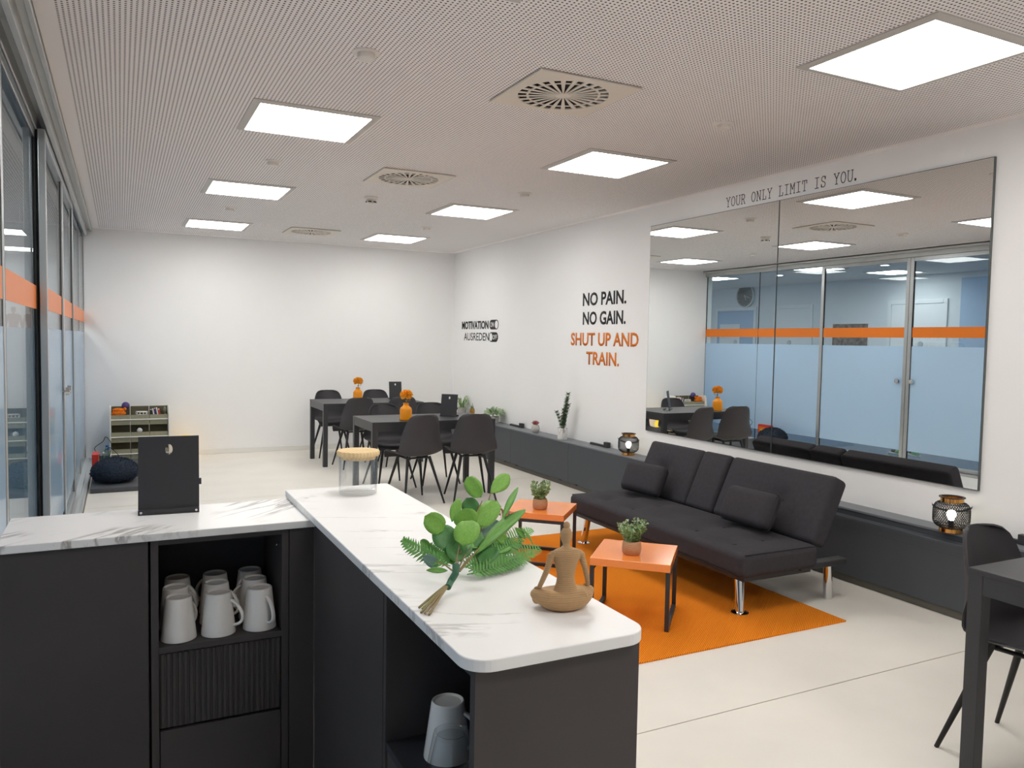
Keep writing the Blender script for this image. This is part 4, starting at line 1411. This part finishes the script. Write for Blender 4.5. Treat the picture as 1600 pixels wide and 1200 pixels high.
t = thing('potted_plant', 'tall upright dark green branch plant in a marble pot', 'potted plant', (4.275, 7.29, ZL))
MB().lathe([(0, 0), (0.050, 0), (0.052, 0.003), (0.058, 0.125), (0.053, 0.125), (0.051, 0.10), (0, 0.098)], n=32).obj('pot', M['marble_pot'], t, smooth=SM)
rnd = random.Random(9)
for (ex, ey, ez, nl) in ((0.0, -0.11, 0.51, 40), (0.01, -0.06, 0.44, 34), (-0.02, 0.11, 0.29, 22), (0.02, -0.09, 0.38, 26), (0.015, 0.03, 0.24, 16), (-0.02, -0.05, 0.33, 22)):
    fo = MB()
    b, e = Vector((0, ey * .15, .098)), Vector((ex, ey, ez))
    mid = (b + e) / 2 + Vector((0, -ey * .25, 0.02))
    pts = [b * (1 - q) ** 2 + mid * 2 * q * (1 - q) + e * q * q for q in (0, .25, .5, .75, 1)]
    fo.tube(pts, .004, 6, .002)
    for k in range(nl):
        q = .12 + .88 * k / (nl - 1)
        p = b * (1 - q) ** 2 + mid * 2 * q * (1 - q) + e * q * q
        for s in (-1, 1):
            a = k * 2.4 + (PI if s > 0 else 0)
            d = Vector((math.cos(a), math.sin(a), .55)).normalized()
            w = d.cross(Vector((0, 0, 1))).normalized() * .0085
            fo.add([p, p + d * .018 + w * 1.5, p + d * .040, p + d * .018 - w * 1.5], [(0, 1, 2, 3)])
    fo.obj('branch', M['zz_leaf'], t)
for y, lab in ((8.42, 'small black bracket on the ledge beside the red succulent'), (6.55, 'small black bracket on the ledge between marble pot and lantern'), (2.48, 'small black bracket on the ledge behind the right hand chair')):
    t = thing('ledge_bracket', lab, 'bracket', (4.36, y, ZL), 0, 'black brackets on the ledge')
    MB().box(-0.02, -0.035, 0.0, 0.02, 0.035, 0.055).obj('block', M['black_metal'], t, bevel=0.003)
    MB().box(-0.014, 0.035, 0.0, 0.014, 0.30, 0.022).obj('arm', M['black_metal'], t, bevel=0.003)


def lantern(x, y, label, s=1.0, rz=0.0):
    t = thing('lantern', label, 'lantern', (x, y, ZL), rz, 'black mesh lanterns with gold rings')
    R, H = 0.098 * s, 0.205 * s
    z0, z1 = 0.026 * s, 0.180 * s

    def rad(q):
        return R * (0.62 + 0.38 * (1 - abs(2 * q - 1) ** 5.0))
    wm = MB()
    n = 44
    for sg in (-1, 1):
        for k in range(n):
            pts = []
            for j in range(11):
                q = j / 10
                a = 2 * PI * k / n + sg * q * 1.15
                pts.append((rad(q) * math.cos(a), rad(q) * math.sin(a), z0 + (z1 - z0) * q))
            wm.tube(pts, 0.0015 * s, 3)
    wm.obj('wire_mesh', M['wire'], t)
    for j in range(12):
        pass
    rg = MB()
    for q in (0.06, 0.94):
        rg.tube([(rad(q) * math.cos(2 * PI * i / 32), rad(q) * math.sin(2 * PI * i / 32), z0 + (z1 - z0) * q) for i in range(32)], 0.002 * s, 6, closed=True)
    rg.obj('wire_rings', M['wire'], t)
    MB().lathe([(0.060 * s, 0), (0.063 * s, 0.003), (0.063 * s, 0.024 * s), (0.060 * s, 0.027 * s), (0.0, 0.027 * s)], n=36).obj('base_ring', M['gold'], t, smooth=SM)
    MB().lathe([(0.062 * s, z1 - 0.003), (0.062 * s, z1 + 0.022 * s), (0.057 * s, z1 + 0.022 * s), (0.057 * s, z1 - 0.003)], n=36, close=True).obj('top_ring', M['gold'], t, smooth=SM)
    MB().lathe([(0.057 * s, z1 + 0.022 * s), (0.070 * s, z1 + 0.024 * s), (0.070 * s, z1 + 0.028 * s), (0.057 * s, z1 + 0.028 * s)], n=36, close=True).obj('top_rim', M['wire'], t, smooth=SM)
    MB().cyl((0, 0, 0.027 * s), (0, 0, 0.068 * s), 0.016 * s, 0.014 * s, 16).obj('bulb_socket', M['wire'], t)
    MB().lathe([(0.012 * s, 0.068 * s), (0.016 * s, 0.078 * s), (0.025 * s, 0.096 * s), (0.026 * s, 0.108 * s), (0.018 * s, 0.124 * s), (0, 0.130 * s)], n=20).obj('bulb', M['bulb'], t, smooth=SM)
    hp = []
    for i in range(15):
        a = PI * i / 14
        hp.append((0.104 * s * math.cos(a), -0.03 * s * math.sin(a) - 0.07 * s * math.sin(a), (0.160 - 0.055 * math.sin(a)) * s))
    st = MB()
    for i in range(14):
        p, q = Vector(hp[i]), Vector(hp[i + 1])
        u_ = Vector((0, 0, .006 * s))
        st.add([p - u_, q - u_, q + u_, p + u_], [(0, 1, 2, 3)])
    st.obj('carry_strap', M['wire'], t)


lantern(4.275, 6.06, 'small black mesh lantern with lit bulb on the ledge left of the sofa', 0.98, 2.4)
lantern(4.266, 2.845, 'black mesh lantern with gold rings on the ledge behind the right hand chair', 0.98, 2.2)

# ------------------------------------------------------------------ rug, coffee tables, sofa
o = MB().box(1.98, 2.985, 0.0, 3.605, 5.33, 0.009).obj('rug', M['rug'], bevel=0.002)
tag(o, 'flat woven orange rug with diagonal ribs under the coffee tables', 'rug')


def coffee_table(x, y, rz, label, h=0.368, s=0.43):
    t = thing('coffee_table', label, 'coffee table', (x, y, 0.009), rz, 'orange coffee tables on the rug')
    a = s / 2
    h = h - 0.009
    MB().box(-a, -a, h - 0.042, a, a, h).obj('tabletop', M['orange_top'], t, bevel=0.002)
    g = 0.022
    for sx in (-1, 1):
        x0 = sx * (a - g / 2 - 0.001)
        lp = MB()
        lp.box(x0 - g / 2, -a + .001, 0, x0 + g / 2, -a + g, h - 0.042)
        lp.box(x0 - g / 2, a - g, 0, x0 + g / 2, a - .001, h - 0.042)
        lp.box(x0 - g / 2, -a + g, 0, x0 + g / 2, a - g, g)
        lp.box(x0 - g / 2, -a + g, h - 0.042 - g, x0 + g / 2, a - g, h - 0.042)
        lp.obj('leg_frame', M['black_metal'], t)
    return t


coffee_table(2.565, 3.545, math.radians(-43.5), 'square orange coffee table nearest the camera on the rug')
coffee_table(2.635, 4.775, math.radians(47), 'square orange coffee table at the far end of the rug')
woven_plant(2.515, 3.51, 0.368, 'green herb in a woven pot on the nearer orange table', 21)
woven_plant(2.600, 4.72, 0.368, 'green herb in a woven pot on the farther orange table', 34)


def cushion(hx, hy, hz, r, cuts, puff=0.0, dimples=(), grooves=()):
    """Rounded box centred on the origin with a puffed top, button dimples (x, y, depth, sigma) and seams across it (y, depth)."""
    bm = bmesh.new()
    bmesh.ops.create_cube(bm, size=2.0)
    bmesh.ops.subdivide_edges(bm, edges=bm.edges[:], cuts=cuts, use_grid_fill=True)
    for v in bm.verts:
        q = v.co.copy()
        # crowd the vertices towards the edges
        q = Vector([math.copysign(abs(c) ** 0.72, c) for c in q])
        p = Vector((q.x * hx, q.y * hy, q.z * hz))
        c = Vector((max(-hx + r, min(hx - r, p.x)), max(-hy + r, min(hy - r, p.y)), max(-hz + r, min(hz - r, p.z))))
        d = p - c
        if d.length > 1e-9:
            p = c + d.normalized() * r if max(abs(q.x), abs(q.y), abs(q.z)) > 0.999 else p
        fx, fy = 1 - (p.x / hx) ** 2, 1 - (p.y / hy) ** 2
        top = max(0.0, min(1.0, (p.z + hz) / (2 * hz)))
        p.z += puff * max(0, fx) ** .5 * max(0, fy) ** .5 * (top if puff else 0)
        for x, y, dp, sg in dimples:
            e = ((p.x - x) ** 2 + (p.y - y) ** 2) ** .5
            p.z -= dp * math.exp(-(e / sg) ** 2) * top
        for y, dp in grooves:
            p.z -= dp * math.exp(-abs(p.y - y) / 0.012) * top
        v.co = p
    me = bpy.data.meshes.new('cushion')
    bm.to_mesh(me)
    bm.free()
    for p in me.polygons:
        p.use_smooth = True
    return me


SX, SY0, SY1 = 3.06, 3.22, 5.10
SYM = (SY0 + SY1) / 2
t = thing('sofa', 'black fabric sofa bed with tufted seat and chrome legs on the orange rug', 'sofa', (3.40, SYM, 0.0))
hl = (SY1 - SY0) / 2
dim = [(x, y, 0.026, 0.075) for x in (-.12, .10) for y in (-.68, -.34, 0.0, .34, .68)]
o = put('seat', cushion(0.29, hl, 0.068, 0.035, 50, 0.016, dim), M['sofa'], t, (-0.05, 0, 0.302))
for x, y, dp, sg in dim:
    MB().ball((x - 0.05, y, 0.302 + 0.068 + 0.016 * ((1 - (x / .29) ** 2) * (1 - (y / hl) ** 2)) ** .5 - dp + 0.002), 0.012, 10, (1, 1, .4)).obj('button', M['piping'], t, smooth=SM)
for s in (-1, 1):
    pp = [(-0.32, s * (hl - .012), .366), (0.22, s * (hl - .012), .366)]
    MB().tube(pp, .004, 6).obj('piping', M['piping'], t)
pp = [(-0.335, -hl + .03, .245), (-0.335, hl - .03, .245)]
MB().tube(pp, .004, 6).obj('piping', M['piping'], t)
MB().box(-0.30, -hl + 0.04, 0.205, 0.22, hl - 0.04, 0.240).obj('seat_base', M['black_metal'], t, bevel=0.004)
# back sections lean: local z is the thickness, x runs up the back
lean = math.radians(65)
bm_ = Matrix.Translation((0.285, 0, 0.345)) @ Matrix.Rotation(-lean, 4, 'Y')
HB = 0.215
for y0, y1, btn in ((-hl + 0.05, -0.008, -0.10), (0.004, 0.290, None), (0.293, hl - 0.02, 0.03)):
    dd_ = [] if btn is None else [(0.0, btn, 0.034, 0.07)]
    o = put('backrest' if btn is not None else 'fold_down_section', cushion(HB, (y1 - y0) / 2, 0.062, 0.03, 30, 0.012, dd_), M['sofa'], t)
    o.matrix_local = bm_ @ Matrix.Translation((HB, (y0 + y1) / 2, 0.0))
    if btn is not None:
        k = MB().ball((0, btn, 0.062 + 0.012 - 0.031), 0.012, 10, (1, 1, .4)).obj('button', M['piping'], t, smooth=SM)
        k.matrix_local = bm_ @ Matrix.Translation((HB, (y0 + y1) / 2, 0.0))
for s in (-1, 1):
    MB().box(0.12, s * (hl - 0.055) - 0.035, 0.225, 0.50, s * (hl - 0.055) + 0.035, 0.262).obj('side_bracket', M['black_metal'], t, bevel=0.006)
    MB().cyl((0.20, s * (hl - .03), .285), (0.20, s * (hl - .012), .285), .035, n=16).obj('hinge', M['black_metal'], t, smooth=SM)
    lg = MB().cyl((-0.245, s * (hl - 0.135), 0.232), (-0.262, s * (hl - 0.10), 0.019), 0.026, 0.026, 24)
    lg.lathe([(0.0, 0.0), (0.05, 0.0), (0.05, 0.005), (0.028, 0.012), (0, 0.012)], (-0.262, s * (hl - 0.10), 0.0093), 28)
    lg.obj('leg', M['chrome'], t, smooth=SM)
    MB().cyl((0.415, s * (hl - 0.09), 0.230), (0.437, s * (hl - 0.10), 0.0), 0.026, 0.026, 24).obj('leg', M['chrome'], t, smooth=SM)
for y, lab, rz in ((3.69, 'small black cushion leaning on the right half of the sofa', 0.03), (4.80, 'small black cushion at the far end of the sofa', 0.10)):
    t = thing('throw_cushion', lab, 'cushion', (3.525, y, 0.391), rz, 'small black sofa cushions')
    o = put('cover', cushion(0.115, 0.205, 0.045, 0.040, 14, 0.012), M['sofa'], t)
    mt = Matrix.Rotation(-math.radians(66), 4, 'Y') @ Matrix.Translation((0.115, 0, 0.035))
    o.matrix_local = mt
    lp = [(0.115 * a, 0.205 * b, 0.0) for a, b in ((-.93, -1), (-1, -.94), (-1, .94), (-.93, 1), (.93, 1), (1, .94), (1, -.94), (.93, -1))]
    o = MB().tube(lp, 0.004, 6, closed=True).obj('piping', M['piping'], t)
    o.matrix_local = mt

# ------------------------------------------------------------------ play corner by the glass
ZP = 0.045
o = MB().box(-0.27, 8.42, 0.0, 0.62, 10.70, ZP).obj('play_mat', M['mat_pad'], bevel=0.006)
tag(o, 'thick dark grey foam mat on the floor in the back left corner', 'mat')

# shaggy pouf
bm = bmesh.new()
bmesh.ops.create_icosphere(bm, subdivisions=5, radius=1.0)
rnd = random.Random(4)
from mathutils import noise
for v in bm.verts:
    p = v.co.normalized()
    n_ = noise.noise(p * 11) * .5 + noise.noise(p * 23) * .6
    k = 1 + 0.06 * n_
    z = p.z * (0.9 if p.z > 0 else 0.75)
    z = max(z, -0.62)
    v.co = Vector((p.x * 0.208 * k, p.y * 0.208 * k, z * 0.155 * k))
lo = min(v.co.z for v in bm.verts)
for v in bm.verts:
    v.co.z -= lo
me = bpy.data.meshes.new('pouf')
bm.to_mesh(me)
bm.free()
yarn = MB()
for k in range(2600):
    v = me.vertices[rnd.randrange(len(me.vertices))].co
    if v.z < 0.02:
        continue
    c = Vector((0, 0, 0.1))
    d = (v - c).normalized() + Vector((rnd.uniform(-.7, .7), rnd.uniform(-.7, .7), rnd.uniform(-.7, .7))) * .7
    d.normalize()
    w = d.orthogonal().normalized() * 0.004
    p = v - d * .004
    e = p + d * 0.020
    yarn.add([p - w, p + w, e + w * .7, e - w * .7], [(0, 1, 2, 3)])
t = thing('pouf', 'round shaggy navy grey pouf on the play mat', 'pouf', (-0.058, 8.78, ZP))
for p in me.polygons:
    p.use_smooth = True
put('body', me, M['pouf'], t)
yarn.obj('yarn', M['pouf'], t)['kind'] = 'stuff'

# toy organizer: white frame, three rows of three fabric bins
OX0, OX1, OY = -0.118, 0.530, 10.28
t = thing('toy_organizer', 'white toy rack with nine olive fabric bins against the back wall', 'toy organizer', ((OX0 + OX1) / 2, OY, ZP))
hw = (OX1 - OX0) / 2
for sx in (-1, 1):
    xs = sx * (hw - 0.006)
    MB().prism([(0.0, 0.0), (0.36, 0.0), (0.36, 0.60), (0.33, 0.62), (0.12, 0.62), (0.085, 0.58)], -0.006, 0.006).xform(
        Matrix(((0, 0, 1, xs), (1, 0, 0, 0), (0, 1, 0, 0), (0, 0, 0, 1)))).obj('side_frame', M['white_tube'], t)
rows_z = (0.062, 0.258, 0.462)
for k, z in enumerate(rows_z):
    yy = 0.02 + 0.042 * k
    MB().cyl((-hw, yy + 0.005, z), (hw, yy + 0.005, z), 0.008, n=10).obj('front_rod', M['white_tube'], t, smooth=SM)
    for c in range(3):
        xc = -hw + 0.012 + (2 * hw - 0.024) * (c + .5) / 3
        w2 = (2 * hw - 0.024) / 6 - 0.003
        b = MB()
        yb = yy + 0.016
        # front, back, sides and floor of a fabric bin
        b.box(xc - w2, yb - 0.003, z - 0.062, xc + w2, yb, z + 0.058)
        b.box(xc - w2, yb + 0.165, z - 0.062, xc + w2, yb + 0.168, z + 0.150)
        b.box(xc - w2, yb, z - 0.062, xc - w2 + 0.003, yb + 0.165, z + 0.058)
        b.box(xc + w2 - 0.003, yb, z - 0.062, xc + w2, yb + 0.165, z + 0.058)
        b.box(xc - w2 + .003, yb, z - 0.062, xc + w2 - .003, yb + 0.165, z - 0.058)
        bo = b.obj('bin', M['bin'], t)
        MB().box(xc - w2 + .003, yb + 0.161, z - 0.055, xc + w2 - .003, yb + 0.1645, z + 0.148).box(xc - w2 + .0035, yb + .002, z - 0.0575, xc + w2 - .0035, yb + 0.161, z - 0.0565).obj('inner_shade', M['bin_in'], bo)  # dark inner faces stand in for shade in the bin opening
OXM = (OX0 + OX1) / 2
zt = ZP + rows_z[2] - 0.052
yt = OY + 0.02 + 0.084 + 0.016
# toys standing in the bins
xl, xm, xr_ = OXM - (2 * hw - .024) / 3, OXM, OXM + (2 * hw - .024) / 3
t = thing('plush_toy', 'orange plush toy lying in the top left bin', 'toy', (xl - 0.012, yt + 0.07, zt))
MB().ball((0, 0, 0.05), 0.054, 14, (1.4, 0.9, 0.9)).ball((-0.008, -.01, 0.125), 0.055, 14, (1.45, .9, .75)).ball((-0.01, -.01, 0.165), 0.045, 14, (1.5, .9, .6)).ball((0.055, -.01, 0.175), 0.022, 10).obj('body', M['plush_orange'], t, smooth=SM)
t = thing('toy_ball', 'purple ball behind the orange plush in the top left bin', 'toy', (xl + 0.055, yt + 0.113, zt + 0.168))
MB().ball((0, 0, 0.045), 0.045, 18).obj('ball', M['purple'], t, smooth=SM)
t = thing('toy_basket', 'small white slatted toy basket in the top middle bin', 'toy', (xm + 0.02, yt + 0.05, zt))
bk = MB()
for z in (0.0, 0.045, 0.095, 0.135):
    bk.tube([(0.062 * math.cos(2 * PI * i / 20), 0.04 * math.sin(2 * PI * i / 20), z + .006) for i in range(20)], 0.006, 6, closed=True)
for i in range(10):
    a = 2 * PI * i / 10
    bk.cyl((0.062 * math.cos(a), 0.04 * math.sin(a), 0), (0.062 * math.cos(a), 0.04 * math.sin(a), .14), .005, n=6)
bk.obj('slats', M['white_toy'], t)
for k, (dx, hh, mm, lab) in enumerate(((-0.060, .165, 'book_dark', 'dark picture book at the left of the top right bin'), (-0.038, .175, 'paper', 'pale picture book second in the top right bin'), (-0.016, .18, 'purple', 'violet picture book third in the top right bin'), (0.006, .185, 'paper', 'pale leaning book in the top right bin'), (0.028, .17, 'red', 'thin red book in the top right bin'))):
    t = thing('book', lab, 'book', (xr_ + dx, yt + 0.06, zt), 0, 'picture books in the toy rack')
    MB().box(-0.007, -0.055, 0, 0.007, 0.06, hh).obj('cover', M[mm], t, bevel=0.001)
    MB().box(-0.005, -0.052, hh, 0.005, 0.058, hh + .001).obj('pages', M['paper'], t)
    t.rotation_euler = (0, -0.16, 0)
t = thing('plush_toy', 'sage green plush sticking out of the top right bin', 'toy', (xr_ + 0.074, yt + 0.085, zt))
MB().ball((0, 0, 0.06), 0.06, 12, (.3, .9, 1)).ball((-0.004, 0, 0.155), 0.040, 12, (.5, .8, 1.1)).obj('body', M['olive_plush'], t, smooth=SM)
t = thing('plush_toy', 'black and white panda plush in the middle bin', 'toy', (xm - 0.012, OY + .02 + .042 + .016 + .06, ZP + rows_z[1] - .052))
MB().ball((0, 0, 0.045), 0.045, 12).ball((0.008, -.006, 0.122), 0.032, 12).obj('body', M['plush_white'], t, smooth=SM)
MB().ball((-0.045, -.01, 0.075), 0.022, 10, (1.4, 1, .8)).ball((0.045, -.01, 0.075), 0.022, 10, (1.5, 1, .8)).ball((-0.018, 0, 0.152), 0.012, 8).ball((0.034, 0, .152), 0.012, 8).obj('limbs', M['plush_black'], t, smooth=SM)

# bead maze
t = thing('bead_maze', 'wooden bead maze toy with bent wires and coloured beads', 'toy', (-0.145, 9.42, ZP))
MB().box(-0.085, -0.07, 0, 0.10, 0.07, 0.022).obj('base', M['white_toy'], t, bevel=0.006)
wires = (([(-.06, 0, .02), (-.11, 0, .10), (-.06, .01, .17), (-.11, 0, .26), (-.03, 0, .33), (0, 0, .38), (.05, 0, .30), (.03, 0, .14), (.05, 0, .02)], 'wire'),
         ([(-.03, .04, .02), (-.03, .03, .18), (.02, .03, .26), (.08, .03, .22), (.12, .03, .16), (.09, .03, .08), (.08, .04, .02)], 'wire'),
         ([(-.03, -.04, .02), (-.02, -.03, .16), (.01, -.03, .30), (.03, -.03, .16), (.04, -.04, .02)], 'green_toy'))
for path, mm in wires:
    pts = []
    P = [Vector(p) for p in path]
    for i in range(len(P) - 1):
        p0, p1, p2, p3 = P[max(i - 1, 0)], P[i], P[i + 1], P[min(i + 2, len(P) - 1)]
        for k in range(5):
            q = k / 5
            pts.append(0.5 * ((2 * p1) + (p2 - p0) * q + (2 * p0 - 5 * p1 + 4 * p2 - p3) * q * q + (3 * p1 - p0 - 3 * p2 + p3) * q ** 3))
    pts.append(P[-1])
    MB().tube(pts, 0.0035, 6).obj('wire', M[mm], t, smooth=SM)
bc = ('red', 'yellow_toy', 'blue_toy', 'white_toy', 'green_toy')
for k, p in enumerate(((-.075, 0, .05), (-.06, 0, .075), (-.03, -.04, .045), (-.03, .04, .05), (.04, -.04, .045), (.05, 0, .05), (.085, .04, .05), (.01, -.03, .285), (-.02, .03, .2), (.045, 0, .075), (-.026, -.036, .075), (.083, .035, .078), (.02, .03, .245))):
    MB().ball(p, 0.016, 12).obj('bead', M[bc[k % 5]], t, smooth=SM)
# rainbow nesting frames (seen in the mirror)
t = thing('nesting_frames', 'rainbow stack of square wooden frames with a red outer frame, behind the pouf', 'toy', (-0.238, 9.115, ZP))
for k, mm in enumerate(('red', 'plush_orange', 'yellow_toy', 'green_toy', 'blue_toy')):
    a, b = 0.13 - .024 * k, 0.13 - .024 * (k + 1)
    h1, h0 = 0.25 - .036 * k, 0.25 - .036 * (k + 1)
    fr = MB().box(-0.03, -a, 0, 0.03, -b - .001, h1).box(-0.03, b + .001, 0, 0.03, a, h1).box(-0.03, -b - .001, h0 + .001, 0.03, b + .001, h1)
    fr.obj('frame', M[mm], t, bevel=0.002)
# glowing yellow night lamp
t = thing('night_lamp', 'glowing yellow night lamp on the floor beside the toy rack', 'lamp', (0.72, 10.50, 0))
MB().lathe([(0, 0), (0.085, 0), (0.09, 0.01), (0.07, 0.06), (0.05, 0.10), (0, 0.10)], n=28).obj('base', M['white_toy'], t, smooth=SM)
MB().lathe([(0, .10), (0.06, 0.102), (0.10, 0.15), (0.105, 0.20), (0.085, 0.25), (0.04, 0.28), (0, 0.285)], n=28).obj('shade', M['night'], t, smooth=SM)

# ------------------------------------------------------------------ things in the room behind the glass
t = thing('wall_clock', 'large round grey wall clock in the room behind the glass', 'clock', (XF, 13.22, 2.62))
MB().cyl((0, 0, 0), (0.05, 0, 0), 0.27, 0.27, 40).obj('rim', M['clock_rim'], t, smooth=SM)
MB().cyl((0.05, 0, 0), (0.054, 0, 0), 0.235, 0.235, 40).obj('face', M['clock_face'], t)
for a, L, w in ((math.radians(250), 0.17, 0.010), (math.radians(205), 0.11, 0.014)):
    b = MB().box(0.055, -w / 2, -0.02, 0.058, w / 2, L)
    b.xform(Matrix.Rotation(-a, 4, 'X'))
    b.obj('clock_hand', M['clock_rim'], t)
tk = MB()
for k in range(12):
    b = MB().box(0.0545, -.005, 0.195, 0.057, .005, 0.22)
    b.xform(Matrix.Rotation(2 * PI * k / 12, 4, 'X'))
    tk.add(b.v, b.f)
tk.obj('hour_marks', M['clock_rim'], t)
t = thing('photo_print', 'dark photo print on the far wall behind the glass doors', 'picture', (XF + 0.001, 10.43, 1.30))
MB().box(0, -0.41, 0, 0.012, 0.41, 0.68).obj('panel', M['white_toy'], t)
MB().box(0.012, -0.40, 0.01, 0.0135, 0.40, 0.67).obj('print', M['photo'], t)
t = thing('anatomy_poster', 'white anatomy poster with two muscle figures on the end wall', 'poster', (-1.42, YE - 0.001, 1.15))
MB().box(-0.36, -0.01, 0, 0.36, 0, 0.85).obj('sheet', M['paper'], t)
for cx in (-0.12, 0.13):
    fg = MB()

    def bar(x0, z0, x1, z1, w0, w1):
        d = Vector((x1 - x0, z1 - z0)).normalized()
        n_ = Vector((-d.y, d.x))
        q = [(x0 - n_.x * w0, z0 - n_.y * w0), (x1 - n_.x * w1, z1 - n_.y * w1), (x1 + n_.x * w1, z1 + n_.y * w1), (x0 + n_.x * w0, z0 + n_.y * w0)]
        fg.add([(cx + x, -0.011, z) for x, z in q] + [(cx + x, -0.0103, z) for x, z in q], [(0, 1, 2, 3), (7, 6, 5, 4), (0, 4, 5, 1), (1, 5, 6, 2), (2, 6, 7, 3), (3, 7, 4, 0)])
    bar(0, .72, 0, .79, .035, .03)
    bar(0, .68, 0, .72, .018, .018)
    bar(0, .40, 0, .68, .055, .085)
    for s in (-1, 1):
        bar(s * .08, .66, s * .115, .50, .024, .018)
        bar(s * .115, .50, s * .13, .34, .018, .012)
        bar(s * .03, .40, s * .04, .22, .032, .022)
        bar(s * .04, .22, s * .045, .04, .022, .012)
    fg.obj('muscle_figure', M['muscle'], t)
for k, (x, y, rz) in enumerate(((-1.30, 7.32, 0.3), (-1.22, 7.52, -0.2))):
    t = thing('shoe', ('green shoe on the blue floor behind the glass, nearer one', 'green shoe on the blue floor behind the glass, farther one')[k], 'shoe', (x, y, 0), rz, 'pair of green shoes')
    MB().prism([(0.042 * math.sin(a) * (1 - .12 * math.cos(a)), 0.135 * math.cos(a)) for a in [2 * PI * i / 20 for i in range(20)]], 0, 0.022).obj('sole', M['white_toy'], t, bevel=0.004)
    MB().ball((0, -0.03, 0.022), 0.04, 14, (0.92, 2.1, 1.3)).obj('upper', M['shoe'], t, smooth=SM)
    MB().ball((0, 0.055, 0.045), 0.03, 12, (.8, 1.4, .7)).obj('opening', M['dark'], t, smooth=SM)
